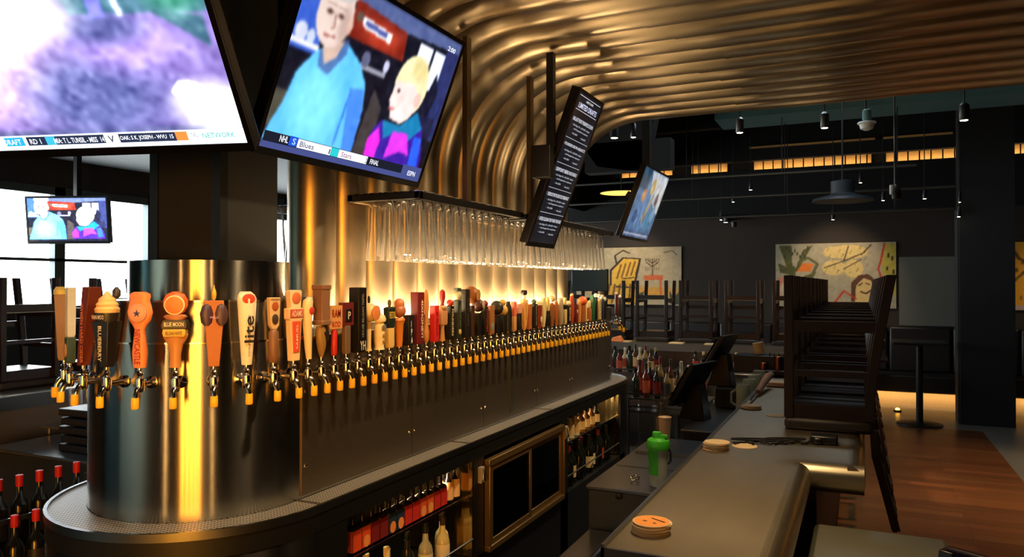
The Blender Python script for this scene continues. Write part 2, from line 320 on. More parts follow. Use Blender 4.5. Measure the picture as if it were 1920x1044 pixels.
# ceiling steel, duct, lit deck strip
b = MB(); b.box((-1.7, 9.8, 3.86), (7.8, 10.5, 4.35), TEAL); struct(b.build('trim_4'))
b = MB()
for y, z in ((6.6, 3.95), (8.6, 4.15), (11.0, 4.0)): b.box((-7.4, y, z), (7.9, y + .16, z + .28), CEIL)
for x in (-4.4, -1.9, 3.2, 5.6): b.box((x, 6, 4.3), (x + .2, 12.5, 4.6), CEIL)
struct(b.build('trim_5'))
DECK = mat('lit_deck', (196, 150, 84), .6, 0, .25, 6, (9, 1, 1))
for i, (x0, x1) in enumerate(((-3.75, -2.85), (-2.55, -1.95), (-1.55, .15), (.35, 1.55), (1.75, 2.6))):
    b = MB(); x = x0
    while x < x1 - .02:
        b.box((x, 12.52, 3.567), (min(x + .13, x1), 12.58, 3.713), DECK); x += .15
    o = tag(b.build('deck_panel'), 'warm lit slatted strip high on back wall, %s from left' % nth(i), 'panel', 'lit slatted strips high on the back wall')
    lamp('deck_light', 'AREA', ((x0 + x1) / 2, 12.44, 3.58), 1.0 * (x1 - x0), WARM, ((x0 + x1) / 2, 12.56, 3.64), size=x1 - x0, size_y=.04)
for i, (y, z) in enumerate(((10.0, 3.15), (10.4, 2.92), (10.8, 2.69))):
    b = MB(); b.tube([(-6, y, z), (.6 if i == 0 else 1.05, y, z)], .018, DARKST, 8)
    o = b.build('lighting_track')
    for x in (-2.1, -.9, .4): b = MB(); b.tube([(x, y, z), (x, y, 4.99)], .006, BLACKM, 6); b.build('hanger', o)
    tag(o, 'thin dark lighting track across the dining room, %s of three' % ('highest', 'middle', 'lowest')[i], 'track', 'lighting tracks')
b = MB()
for p0, p1 in (((-3.6, 8.4, 3.0), (-2.35, 8.4, 4.6)), ((-2.35, 8.4, 4.6), (.6, 8.4, 4.9)), ((-2.9, 8.3, 3.2), (-1.9, 8.3, 3.2))): b.bar(p0, p1, .2, .34, CEIL)
b.hexa([(-2.75, 8.2, 3.1), (-2.2, 8.2, 3.0), (-2.2, 8.4, 3.0), (-2.75, 8.4, 3.1)], [(-3.3, 8.2, 3.9), (-2.0, 8.2, 4.0), (-2.0, 8.4, 4.0), (-3.3, 8.4, 3.9)], CEIL)
tag(b.build('roof_truss'), 'heavy black roof truss behind the small tilted television', 'truss')

for i, (x0, x1) in enumerate(((-1.6, .2), (.3, 1.2))):
    b = MB(); b.box((x0, 12.33, 3.90), (x1, 12.39, 3.925), DECK); tag(b.build('conduit_strip'), 'thin pale strip above the lit slats on back wall, %s one' % ('left', 'right')[i], 'strip', 'thin strips above the lit slats')
# ------------------------------------------------------------------ tap tower
CX, R, Y0, Y1 = -2.30, .41, 2.135, 5.95
tw = thing('tap_tower', 'long rounded stainless steel beer tap tower on the back bar', 'tap tower', (CX, 0, .95))
def st(r, y1=Y1, n=32): return stadium(r, 0, Y0, y1, n)
b = MB(); b.band(st(R), 0, .60, STEEL); b.ring(st(R), st(R - .012), .60, STEEL); b.build('drum_shell', tw)
for z, r in ((.600, R + .002), (.741, R - .002)):
    b = MB(); y1 = Y1 if z < .7 else Y0 + .01; b.band(st(r, y1), z - .003, z + .003, CHROME); b.ring(st(r, y1), st(r - .02, y1), z + .003, CHROME); b.build('edge_trim', tw)  # chrome rings added to give the tier seams bright rim highlights
b = MB(); b.band(st(R - .004, Y0 + .01), .603, .74, STEEL); b.ring(st(R - .004, Y0 + .01), st(.05, Y0 + .01), .74, STEEL)
sh = b.build('middle_tier', tw)
b = MB(); b.band(stadium(.283, 0, Y0, 2.163, 24), .74, .885, STEEL); b.ring(stadium(.283, 0, Y0, 2.163, 24), stadium(.02, 0, Y0, 2.163, 24), .885, STEEL); b.build('upper_tier', tw)
x = .413
for i, y in enumerate((2.185, 2.94, 3.66, 4.40, 5.03)):
    y2 = (2.94, 3.66, 4.40, 5.03, 5.95)[i]
    b = MB(); b.box((x - .01, y + .003, .012), (x + .003, y2 - .003, .59), PANEL); p = b.build('panel', tw)
    for yy in (y + .022, y2 - .022):
        for zz in (.12, .40): b = MB(); b.lathe([(.008, 0), (.006, .004), (.001, .006)], CHROME, 10); b.v = [(x + .003 + q[2], yy + q[0], zz + q[1]) for q in b.v]; b.build('screw', p)
b = MB(); b.prism(st(R - .013), .598, .6015, PANEL); b.build('top_ledge', tw)
b = MB(); b.tube([(R + .0, 4.0, .30), (R + .006, 4.0, .31)], .004, DARKST); b.box((R + .004, 4.0, .04), (R + .012, 4.045, .40), DARKST); b.build('thermometer_strip', tw)
RT = .545
dt = thing('drip_tray', 'perforated stainless drip tray running around the tap tower foot', 'drip tray', (CX, 0, .95))
b = MB(); b.ring(st(RT - .012), st(R + .002), 0, grate_mat()); b.build('grate', dt)
b = MB(); b.band(st(RT), -.02, .008, STAIN); b.ring(st(RT), st(RT - .012), .008, STAIN); b.band(st(RT - .012), .0, .008, STAIN); b.build('rim', dt)
b = MB()
for y in (2.16, 3.3, 4.4): b.box((R + .006, y, .0), (RT - .012, y + .008, .004), STAIN)
b.build('joint_strip', dt)
# back bar cabinet below the tray
bb = thing('back_bar_cabinet', 'black back bar cabinet with lit bottle niches and cooler doors', 'cabinet', (CX, 0, 0))
CAB = mat('cabinet_black', (24, 26, 27), .4, .4, .1)
b = MB(); b.band(st(RT - .004), .865, .929, CAB); b.ring(st(RT - .004), st(.1), .93, CAB); b.ring(st(RT - .004), st(.1), .865, CAB); b.build('fascia', bb)
n = 24; arc = [((RT - .006) * cos(pi + pi * j / n), Y0 + (RT - .006) * sin(pi + pi * j / n)) for j in range(n + 1)]
b = MB(); b.loft([[(px, py, 0) for px, py in arc], [(px, py, .864) for px, py in arc]], STEEL, cap=False, closed=False); b.build('curved_end', bb); b = MB()
arc2 = [((RT - .006) * cos(pi * j / n), Y1 + (RT - .006) * sin(pi * j / n)) for j in range(n + 1)]
b.loft([[(px, py, 0) for px, py in arc2], [(px, py, .864) for px, py in arc2]], CAB, cap=False, closed=False); b.build('curved_end', bb)
xf = RT - .006
b = MB(); b.box((-xf, Y0, 0), (-xf + .03, Y1, .864), CAB); b.box((.11, Y0, 0), (.14, Y1, .864), CAB)
for y0, y1 in ((Y0, 2.30), (3.33, 3.43), (4.51, 4.64), (5.83, Y1)): b.box((.14, y0, .0), (xf, y1, .864), CAB)
b.box((.14, Y0, .0), (xf, Y1, .37), CAB); b.build('body', bb)
WAVY = mat('wavy_steel', (220, 190, 130), .16, 1, .1, 7, (3, 3, .6), .35)
for y in (3.327, 5.827):
    b = MB(); zz = np.linspace(.38, .86, 3)
    xs = np.linspace(.16, xf - .01, 40); v = []; 
    for z in zz: v.append([(q, y - .004 - .006 * abs(sin(q * 70 + z * 5)), z) for q in xs])
    b.loft(v, WAVY, cap=False, closed=False); b.build('end_panel', bb, angle=80)
for y0, y1 in ((2.301, 3.318), (4.641, 5.818)):
    b = MB(); b.box((.15, y0, .674), (xf - .04, y1, .682), glassy('shelf_glass', (.75, .8, .76), 1.2)); sh = b.build('glass_shelf', bb)
    b = MB(); b.box((xf - .04, y0, .672), (xf - .034, y1, .684), STAIN); b.build('shelf_edge', sh)
    b = MB(); b.tube([(xf - .007, y0, .47), (xf - .007, y1, .47)], .005, BRASSY, 8); b.build('bottle_rail', bb)
for yc in (2.80, 5.20):
    lamp('niche_light', 'AREA', (CX + .40, yc + .15, .857), 2.0, WARM, size=.8, size_y=.03, rot=(0, RAD(-12), RAD(90)))
lamp('niche_end_light', 'SPOT', (CX + .44, 3.08, .85), 9, WARM, (CX + .35, 3.32, .65), .02, spot=90)
lamp('niche_end_light', 'SPOT', (CX + .44, 5.55, .85), 9, WARM, (CX + .35, 5.82, .65), .02, spot=90)
dr = thing('cooler_doors', 'pair of brass framed sliding glass cooler doors in the back bar', 'cooler doors', (CX + xf, 0, 0))
FR = mat('door_frame_brass', (150, 120, 72), .35, .8, .1)
for i, (y0, y1, dx) in enumerate(((3.455, 3.99, .012), (3.95, 4.485, .004))):
    d = MB(); z0, z1 = .40, .81
    for a in (((0, y0, z0), (.014, y0 + .03, z1)), ((0, y1 - .03, z0), (.014, y1, z1)), ((0, y0 + .03, z0), (.014, y1 - .03, z0 + .03)), ((0, y0 + .03, z1 - .03), (.014, y1 - .03, z1))):
        d.box((a[0][0] + dx, a[0][1], a[0][2]), (a[1][0] + dx, a[1][1], a[1][2]), FR)
    dd = d.build('door', dr, bevel=.003); d = MB(); d.box((dx + .004, y0 + .03, z0 + .03), (dx + .008, y1 - .03, z1 - .03), PANE); d.build('pane', dd)
d = MB()
for a in (((0, 3.43, .37), (.034, 4.51, .40)), ((0, 3.43, .81), (.034, 4.51, .845)), ((0, 3.432, .37), (.034, 3.445, .845)), ((0, 4.495, .37), (.034, 4.508, .845))): d.box(*a, FR)
d.build('frame', dr, bevel=.004)
for y in (3.38, 4.575):
    b = MB(); b.box((0, -.02, 0), (.02, .02, .08), mat('catch_grey', (150, 140, 118), .4)); b.lathe([(.014, .01), (.010, .035), (.004, .07)], STAIN, 10, (.022, 0, 0))
    tag(b.build('bottle_opener', None, (CX + xf, y, .74), bevel=.004), 'small metal bottle opener on post %s cooler doors' % ('left of' if y < 4 else 'right of'), 'bottle opener')

# ------------------------------------------------------------------ steel pipes rising from the tower and sweeping over the bar
NP = 14; PR = .110; ZC = 3.148; RB = .75
for i in range(NP):
    y = 2.735 + .232 * i
    pts = [(0, 0, 0), (0, 0, .5)] + [(RB - RB * cos(a), 0, ZC - RB - 1.556 + RB * sin(a)) for a in [j * pi / 36 for j in range(19)]] + [(x, 0, ZC - 1.556) for x in (1.4, 2.2, 3.2, 4.2, 5.4)]
    b = MB(); b.tube(pts, PR, PIPE, 28)
    o = b.build('canopy_pipe', None, (CX, y, 1.556), angle=60)
    b = MB(); xj = 1.25 + .07 * ((i * 5) % 4) + .02 * i; b.tube([(xj, 0, ZC - 1.556), (xj + .9, 0, ZC - 1.556)], PR + .004, PIPE, 28)
    b.build('sleeve', o, angle=60)
    tag(o, 'steel canopy pipe curving from the tap tower over the bar, %s from the near end' % nth(i), 'pipe', 'canopy pipes')

# ------------------------------------------------------------------ glass racks and hanging glasses
def glass_mesh():
    b = MB(); b.lathe([(.004, .0), (.030, -.002), (.036, -.006), (.034, -.010), (.012, -.014), (.009, -.022), (.016, -.034), (.022, -.06), (.025, -.10), (.026, -.15), (.031, -.21), (.038, -.27), (.040, -.315)], GLASS, 18, cap=False)
    b.lathe([(.040, -.315), (.0385, -.316), (.0365, -.27), (.029, -.21), (.0235, -.15), (.0225, -.10), (.019, -.062), (.006, -.05)], GLASS, 18, cap=False)
    return b
G0 = None
RACKM = mat('rack_black', (30, 30, 32), .4, .6)
def rack(label, x0, x1, y0, y1, z, hang, rows, wood=False):
    t = thing('glass_rack', label, 'glass rack', (0, 0, z), group='hanging glass racks')
    m = RACKM
    b = MB(); b.box((x1 - .03, y0, -.04), (x1, y1, -.006), m); b.build('front_beam', t, bevel=.003)
    b = MB(); b.box((x0, y0, -.04), (x0 + .03, y1, -.006), mat('rack_tan', (150, 128, 98), .4, .6)); b.build('back_beam', t, bevel=.003)
    b = MB(); b.box((x0, y0, -.04), (x1, y0 + .03, -.006), m); b.build('end_beam', t, bevel=.003); b = MB(); b.box((x0, y1 - .03, -.04), (x1, y1, -.006), m); b.build('end_beam', t, bevel=.003)
    for r in rows:
        for s in (-1, 1):
            b = MB(); b.box((r + s * .026 - .008, y0, -.012), (r + s * .026 + .008, y1, -.004), m); b.build('slat', t)
    for hx, hy in hang:
        b = MB(); b.box((hx - .013, hy - .022, -.005), (hx + .013, hy + .022, 2.97 - z), mat('hanger_bronze', (96, 82, 58), .4, .8)); b.build('hanger', t)
    return t
def hang_glasses(rows, y0, n, z, step, label, group):
    global G0
    for r in rows:
        for j in range(n):
            if G0 is None: G0 = glass_mesh().build('beer_glass', angle=70); o = G0
            else: o = G0.copy(); COL.objects.link(o)
            o.location = (r, y0 + j * step, z + .0105); o.rotation_euler.z = rnd.uniform(0, 6)
            o.scale = (1, 1, 1 if (j + int(r * 100)) % 5 else .93)
            tag(o, label, 'glass', group)
rw = [-1.821, -1.903, -1.985, -2.067]
rack('black glass rack full of hanging glasses behind the large tilted television', -2.14, -1.75, 2.79, 3.90, 2.165, [(-1.765, 3.25)], rw)
hang_glasses(rw, 2.90, 12, 2.165, .083, 'tall clear beer glass hanging upside down in the nearer glass rack', 'glasses in the nearer rack')
rack('black glass rack behind the tall draft menu screen', -2.14, -1.75, 4.00, 5.62, 2.165, [(-1.765, 4.03)], rw)
hang_glasses(rw, 4.16, 17, 2.165, .084, 'tall clear beer glass hanging upside down in the rack behind the menu screen', 'glasses in the farther rack')
rw2 = [-2.52, -2.61, -2.70]
rack('glass rack seen between the black column and the first pipe', -2.81, -2.45, 2.75, 3.5, 2.165, [(-2.466, 3.3)], rw2)
hang_glasses(rw2, 2.86, 4, 2.165, .1, 'clear beer glass hanging in front of the bright windows behind the pipes', 'glasses in the rack behind the pipes')

# ------------------------------------------------------------------ televisions and menu screen
def screen_thing(name, label, cat, o, u, v, w, h, depth=.05, bez=.018, case=SCREENBK):
    o, u, v = Vector(o), Vector(u).normalized(), Vector(v).normalized(); n = u.cross(v)
    t = thing(name, label, cat, o)
    b = MB(); q = [u * x + v * y for x, y in ((-bez, -bez), (w + bez, -bez), (w + bez, h + bez), (-bez, h + bez))]
    b.hexa([p - n * depth for p in q], [p - n * .004 for p in q], case); b.build('case', t, bevel=.004)
    b = MB()
    for x0, y0, x1, y1 in ((-bez, -bez * 1.5, w + bez, 0), (-bez, h, w + bez, h + bez), (-bez, 0, 0, h), (w, 0, w + bez, h)):
        q = [u * x + v * y for x, y in ((x0, y0), (x1, y0), (x1, y1), (x0, y1))]; b.hexa([p - n * .006 for p in q], [p + n * .004 for p in q], case)
    b.build('bezel', t)
    return t, u, v, n
def overlay(t, u, v, n, w, h, items, strength):
    """items: (text or None, x, y, width, height, colour) with x, y, width, height as shares of the screen"""
    for i, (s, x, y, a, c, col) in enumerate(items):
        b = MB(); m = glow('screen_%d_%d_%d_%.1f' % (*col, strength), col, strength); o = u * (x * w) + v * (y * h) + n * (.0008 + .0022 * (s is not None))
        o = o + n * .00012 * i
        if s is None: b.plate(o, u, v, [(-a * w / 2, -c * h / 2), (a * w / 2, -c * h / 2), (a * w / 2, c * h / 2), (-a * w / 2, c * h / 2)], m); b.build('caption_bar', t)
        else: b.text(s, o, u, v, a * w, c * h, m); b.build('lettering', t)
def two_people():
    c = Canvas(230, 130, (14, 16, 30)); k = c
    k.poly([(0, .55), (0, 1), (.12, 1), (.14, .55)], (52, 88, 190)).rect(0, .57, .14, .60, (225, 225, 240)).oval(.04, .64, .03, .05, (200, 205, 225)).oval(.09, .63, .02, .04, (190, 200, 220))
    k.poly([(.24, 1), (.6, 1), (1, 1), (1, .93), (.6, .89), (.26, .93)], (78, 92, 140)).poly([(.26, .93), (.6, .89), (.62, .72), (.5, .70), (.27, .72)], (120, 34, 24)).soft(.45, .8, .16, .1, (190, 60, 36), .8)
    k.poly([(.31, .86), (.51, .84), (.51, .78), (.33, .80)], (236, 236, 240)).poly([(.34, .845), (.48, .83), (.48, .80), (.34, .815)], (70, 80, 150)).oval(.30, .845, .02, .03, (90, 70, 60))
    k.poly([(.36, .72), (.58, .72), (.6, .1), (.36, .1)], (16, 16, 30)).rect(.37, .575, .54, .605, (150, 150, 165)).oval(.40, .64, .025, .05, (90, 92, 120)).oval(.53, .65, .018, .04, (190, 190, 220))
    k.rect(.70, .74, .80, .88, (236, 240, 255)).rect(.82, .62, .90, .88, (225, 235, 255)).rect(.9, .3, 1, .93, (38, 46, 96)).poly([(.88, .75), (.93, .62), (.9, .4), (.84, .5)], (20, 22, 44)).rect(.8, .3, .97, .45, (28, 30, 60))
    k.rect(0, .0, .12, .3, (34, 34, 40)).rect(0, .12, .07, .32, (96, 92, 70), .6).poly([(.48, .04), (.58, .04), (.58, .4), (.5, .5)], (70, 62, 60), .8)
    # man in a blue shirt
    k.poly([(.14, .58), (.28, .68), (.38, .6), (.44, .5), (.47, .35), (.48, .04), (0, .04), (.02, .14), (.05, .26), (.07, .43), (.1, .5)], (92, 186, 244))
    k.soft(.2, .3, .16, .3, (128, 222, 255), .9).poly([(.36, .45), (.44, .47), (.47, .33), (.48, .05), (.42, .05)], (58, 116, 226), .8).line([(.37, .42), (.36, .1)], .006, (48, 100, 200), .7)
    k.poly([(.15, .58), (.28, .7), (.29, .62), (.22, .47), (.16, .5)], (70, 92, 150), .8).poly([(.16, .6), (.26, .68), (.24, .58), (.19, .52)], (206, 176, 160))
    k.oval(.175, .80, .092, .19, (222, 200, 190)).oval(.18, .97, .095, .10, (190, 184, 180)).soft(.235, .76, .04, .16, (170, 140, 130), .7).oval(.262, .77, .014, .05, (206, 170, 156))
    for x in (.145, .205): k.oval(x, .795, .022, .014, (150, 116, 108)).oval(x, .795, .011, .012, (60, 44, 44)).line([(x - .022, .835), (x + .022, .838)], .004, (150, 120, 108))
    k.line([(.178, .79), (.186, .72), (.172, .715)], .005, (170, 130, 118)).line([(.15, .672), (.20, .676)], .007, (150, 84, 80))
    # child with fair hair, seen from the side
    k.oval(.73, .60, .115, .20, (236, 224, 176)).poly([(.62, .60), (.76, .62), (.82, .5), (.78, .40), (.73, .345), (.65, .36), (.635, .42), (.61, .47), (.62, .53)], (240, 214, 208)).oval(.80, .53, .025, .05, (226, 186, 176))
    k.soft(.76, .72, .08, .10, (206, 190, 120), .7).oval(.655, .545, .012, .014, (70, 50, 50)).line([(.625, .42), (.66, .425)], .006, (190, 96, 96)).soft(.7, .4, .05, .05, (255, 240, 240), .7)
    k.poly([(.61, .34), (.74, .34), (.83, .46), (.90, .37), (.96, .18), (.97, .05), (.56, .05), (.55, .19), (.57, .27)], (56, 26, 150)).poly([(.61, .34), (.74, .34), (.83, .46), (.9, .36), (.83, .26), (.72, .29), (.65, .22)], (24, 120, 170))
    k.poly([(.55, .2), (.60, .29), (.635, .21), (.63, .08), (.56, .08)], (226, 40, 214)).poly([(.69, .1), (.70, .29), (.81, .30), (.86, .16), (.79, .17)], (214, 54, 222)).poly([(.86, .3), (.92, .3), (.95, .1), (.88, .08)], (40, 90, 230))
    k.noise(5, 11, 5).blur(3); return c
# large television facing the viewer
th = RAD(34); u = Vector((.974, .274, 0)).normalized(); nh = Vector((u.y, -u.x, 0)); v = Vector((0, 0, 1)) * cos(th) + nh * sin(th)
w, h = 1.15, .66
t, u, v, n = screen_thing('television', 'large television near the black column showing a bright purple hazy picture', 'television', Vector((-1.715, 1.743, 2.187)) - u * w, u, v, w, h)
c = Canvas(200, 120, (96, 96, 140)); k = c
k.rect(0, .1, 1, .62, (120, 104, 168)).soft(.35, .38, .34, .3, (226, 190, 240)).soft(.6, .25, .3, .3, (88, 96, 150), .9).soft(.75, .5, .22, .2, (150, 128, 200)).soft(.70, .56, .16, .1, (92, 96, 150))
k.poly([(.62, .62), (1, .60), (1, 1), (.6, 1)], (70, 110, 130)).poly([(.84, .62), (.98, .58), (.98, .45), (.9, .55)], (56, 92, 112)).soft(.92, .75, .12, .2, (60, 140, 110)).rect(.68, .6, .72, .8, (120, 120, 210)).poly([(.755, .6), (.77, .6), (.76, .9), (.745, .9)], (220, 225, 250))
c.noise(16, 3, 3).noise(12, 5, 8).blur(1)
k.soft(.30, .80, .40, .42, (255, 255, 255)).soft(.45, .62, .22, .16, (255, 248, 255), .9).poly([(.83, .26), (.86, .31), (.90, .30), (.96, .24), (1, .26), (1, .08), (.90, .08)], (255, 255, 255)).soft(.93, .18, .14, .16, (255, 255, 255), .9).blur(1)
k.rect(0, 0, 1, .075, (246, 250, 255))
c.build('picture', t, n * .0005, u, v, w, h, attr_mat('screen_purple', 1.55, .2))
NAVY = (36, 44, 66)
overlay(t, u, v, n, w, h, [(None, .57, .043, .46, .045, NAVY), (None, .30, .043, .06, .045, (40, 160, 220)), (None, .415, .043, .03, .042, (60, 170, 200)), (None, .605, .043, .045, .045, (224, 226, 230)), (None, .815, .044, .035, .045, (240, 130, 60)),
    ('DRAFT', .295, .043, .055, .028, (230, 240, 255)), ('RD 1', .368, .043, .035, .026, (235, 238, 245)), ('MIA: T L. TUNSIL - MISS  14', .505, .043, .155, .027, (240, 242, 250)), ('V', .605, .043, .018, .034, (40, 40, 50)),
    ('OAK: S K. JOSEPH - WVU  15', .712, .043, .16, .027, (240, 242, 250)), ('NFL', .855, .05, .018, .022, (80, 90, 120)), ('NETWORK', .925, .044, .095, .026, (30, 170, 160))], 1.2)
b = MB(); b.bar((1.0, .2, .3), (.9, .42, .38), .05, .05, BLACKM); b.build('mount_arm', t)
# tilted television over the near end of the tower
def side_tv(name, label, xb, zb, xt, zt, ya, yb, arm=True):
    v = Vector((xt - xb, 0, zt - zb)); h = v.length
    t, u, v, n = screen_thing(name, label, 'television', (xb, ya, zb), (0, 1, 0), v, yb - ya, h)
    if arm: b = MB(); b.bar(v * (h * .5) + u * ((yb - ya) * .5) - n * .05, Vector(((xt - xb) * .5 - .18, (yb - ya) * .5, (zt - zb) * .5 + .12)), .05, .05, BLACKM); b.build('mount_arm', t)
    return t, u, v, n, yb - ya, h
t, u, v, n, w, h = side_tv('television', 'tilted television above the taps showing a man in a blue shirt and a child', -1.9, 2.232, -1.657, 2.846, 1.978, 3.008)
two_people().build('picture', t, n * .0005, u, v, w, h, attr_mat('screen_people', 1.0, .2))
WH = (236, 238, 245)
overlay(t, u, v, n, w, h, [(None, .5, .018, 1, .036, (66, 74, 128)), (None, .43, .062, .84, .056, (26, 28, 40)), (None, .155, .066, .042, .054, (30, 80, 200)), (None, .27, .062, .185, .05, WH), (None, .385, .062, .042, .05, (40, 190, 196)), (None, .50, .062, .185, .05, WH), (None, .925, .05, .15, .10, (66, 74, 128)),
    ('NHL', .105, .066, .042, .036, WH), ('Blues', .225, .062, .075, .032, (90, 90, 110)), ('1', .352, .06, .008, .03, (90, 90, 110)), ('Stars', .455, .062, .065, .032, (150, 110, 130)), ('2', .583, .06, .010, .03, (90, 90, 110)), ('FINAL', .64, .062, .06, .032, WH), ('ESPN', .925, .048, .06, .034, WH), ('S', .155, .066, .018, .036, (170, 200, 240)), ('2:00', .925, .935, .06, .032, WH)], 1.0)
# small far television
t, u, v, n, w, h = side_tv('television', 'small tilted television beyond the far end of the taps', -1.9, 2.18, -1.68, 2.77, 6.34, 7.19)
c = Canvas(120, 80, (70, 110, 150)); k = c
k.rect(0, 0, 1, .1, (70, 90, 130)).poly([(.3, 1), (1, 1), (1, .4), (.55, .6)], (200, 206, 214)).rect(0, .7, .3, 1, (34, 74, 104)).soft(.4, .4, .4, .4, (84, 130, 180)).oval(.52, .78, .09, .12, (190, 170, 120)).oval(.28, .62, .07, .1, (200, 140, 100)).poly([(.45, .3), (.62, .7), (.66, .68), (.56, .2)], (150, 140, 120)).oval(.8, .62, .06, .1, (110, 100, 110)).oval(.2, .3, .08, .1, (40, 76, 130)).oval(.72, .3, .1, .16, (60, 130, 170)).oval(.85, .4, .06, .14, (120, 160, 190)).rect(.02, .03, .95, .055, (200, 210, 225))
c.noise(18, 9, 5).blur(2).build('picture', t, n * .0005, u, v, w, h, attr_mat('screen_far', .62, .2))
b = MB(); b.bar((.12, .4, .45), (.12, .4, 2.8), .07, .07, BLACKM); b.build('ceiling_pole', t)
# tall menu screen
t, u, v, n, w, h = side_tv('menu_screen', 'tall tilted black draft menu screen with white lettering', -1.70, 1.991, -1.392, 2.8075, 3.862, 4.24)
t['category'] = 'menu screen'
Canvas(12, 24, (24, 27, 38)).noise(6, 4, 3).build('picture', t, n * .0005, u, v, w, h, attr_mat('screen_menu', .5, .15))
it = [('HARD TO FIND', .5, .965, .3, .014, WH), ('LIMITED DRAFTS', .5, .925, .78, .034, (225, 225, 255)), (None, .5, .985, .9, .003, WH), (None, .5, .895, .9, .003, WH)]
names = ['BALLAST POINT PINEAPPLE SCULPIN', 'FOUNDERS KBS IPA ADJUNCTS', 'SIXPOINT BIERE NOUVEAU', 'FIREROCK PEN YES KENTUCKY BREAKFAST', 'INTERCOLLEGIAN TIGHT NEAR THE SHORE']
for i, s in enumerate(names):
    y = .835 - i * .168
    it += [(s, .5, y, .86, .024, (230, 230, 240)), ('San Diego CA - 6.5% ABV - Amber', .5, y - .038, .72, .015, (190, 192, 205)), ('with Pineapple flavor complement', .52, y - .062, .62, .014, (190, 192, 205)), ('14oz  $8.50', .32, y - .09, .2, .013, (200, 200, 210)), ('Tasty $3.50', .7, y - .098, .2, .013, (200, 200, 210))]
    if i < 4: it.append((None, .5, y - .125, .94, .003, (200, 200, 210)))
overlay(t, u, v, n, w, h, it, .75)
b = MB(); b.box((.13, -.055, .52), (.17, -.015, 1.035), BLACKM); b.build('pole', t)
b = MB(); b.box((.06, -.10, .34), (.17, -.03, .52), BLACKM); b.build('mount_box', t, bevel=.005)
# television by the windows
th = RAD(6); u = Vector((.9, .36, 0)).normalized(); nh = Vector((u.y, -u.x, 0)); v = Vector((0, 0, 1)) * cos(th) + nh * sin(th)
t, u, v, n = screen_thing('television', 'small television hanging in front of the bright windows on the left', 'television', (-7.05, 4.42, 2.15), u, v, .76, .40)
c = two_people(); c.a = np.clip(c.a * 1.5 + 20, 0, 255); c.build('picture', t, n * .0005, u, v, .76, .40, attr_mat('screen_window', 1.2, .2))
b = MB(); b.bar((.36, .22, .3), (.36, .22, .87), .05, .05, BLACKM); b.build('ceiling_pole', t)

# ------------------------------------------------------------------ beer taps
def faucet():
    b = MB()   # local +X points away from the tower wall, which lies at x = 0; z = 0 is the tray height
    b.lathe([(.020, 0), (.021, .006), (.014, .010), (.010, .012), (.009, .055), (.012, .058), (.012, .068)], CHROME, 14)
    b.v = [(z, y, x + .472) for x, y, z in b.v]
    b.lathe([(.010, .448), (.013, .452), (.014, .462), (.0145, .480), (.013, .492), (.008, .496), (.007, .500), (.0105, .504), (.011, .510), (.0075, .515), (.006, .519), (.0065, .535)], CHROME, 14, (.072, 0, 0))
    b.tube([(.074, 0, .468), (.086, 0, .458), (.094, 0, .444), (.098, 0, .428), (.100, 0, .413)], [.009, .009, .0085, .008, .008], CHROME, 10)
    return b
def cap():
    b = MB(); b.lathe([(.0085, .433), (.0115, .434), (.0122, .420), (.0122, .402), (.0105, .398)], YCAP, 12, (.100, 0, 0)); return b
FA = CP = None
HB = .528          # handle base above the tray
def sect(z, hy, hx, rnd_, x0=0, y0=0, n=16):
    if rnd_: return [(x0 + hx * cos(2 * pi * j / n), y0 + hy * sin(2 * pi * j / n), z) for j in range(n)]
    return [(x0 - hx, y0 - hy, z), (x0 + hx, y0 - hy, z), (x0 + hx, y0 + hy, z), (x0 - hx, y0 + hy, z)]
def tap(px, py, ang, spec, label):
    """one beer tap: faucet, cap and its own handle"""
    global FA, CP
    t = thing('beer_tap', label, 'beer tap', (px, py, .95), ang, 'beer taps on the tower')
    if FA is None: FA = faucet().build('faucet', t); CP = cap().build('spout_cap', t)
    else:
        for s in (FA, CP): c = s.copy(); COL.objects.link(c); c.parent = t
    hx0 = .072; main = None; lean = spec.get('lean', (0, 0))
    for (nm, col, rd, prof) in spec['p']:
        b = MB(); m = col if not isinstance(col, tuple) else C(*col)
        b.loft([sect(HB + q[0], q[1], q[2], rd, hx0 + (q[3] if len(q) > 3 else 0) + lean[0] * q[0], (q[4] if len(q) > 4 else 0) + lean[1] * q[0]) for q in prof], m)
        o = b.build(nm, main or t, bevel=0 if rd else .002); main = main or o
    for (s, col, z0, z1, wd, mode, x) in spec.get('t', ()):
        b = MB(); zc = HB + (z0 + z1) / 2; L_ = z1 - z0; o = (hx0 + x + lean[0] * (zc - HB), lean[1] * (zc - HB) + spec.get('ty', 0), zc); m = C(*col)
        if mode == 'up': b.text(s, o, (0, 0, 1), (0, -1, 0), L_, wd, m)
        elif mode == 'dn': b.text(s, o, (0, 0, -1), (0, 1, 0), L_, wd, m)
        elif mode == 'st': b.text('\n'.join(s), o, (0, 1, 0), (0, 0, 1), wd, L_, m)
        else: b.text(s, o, (0, 1, 0), (0, 0, 1), wd, L_, m)
        b.build('lettering', main)
    for (nm, col, z, r, rz, x) in spec.get('d', ()):     # flat round or oval plaques on the front
        b = MB(); b.loft([[(hx0 + x + e + lean[0] * z, lean[1] * z + r * f * cos(2 * pi * j / 20), HB + z + rz * f * sin(2 * pi * j / 20)) for j in range(20)] for e, f in ((-.003, 1), (0, 1), (.001, .9))], C(*col)); b.build(nm, main)
    return t
def bx(h, hy=.018, hx=.014, z=0): return [(z, hy * .8, hx * .8), (z + .01, hy, hx), (z + h, hy, hx)]
def pad(h, w0=.011, w1=.02, d=.01): return [(0, w0, d), (h * .35, (w0 + w1) * .45, d), (h * .8, w1, d), (h, w1 * .8, d)]
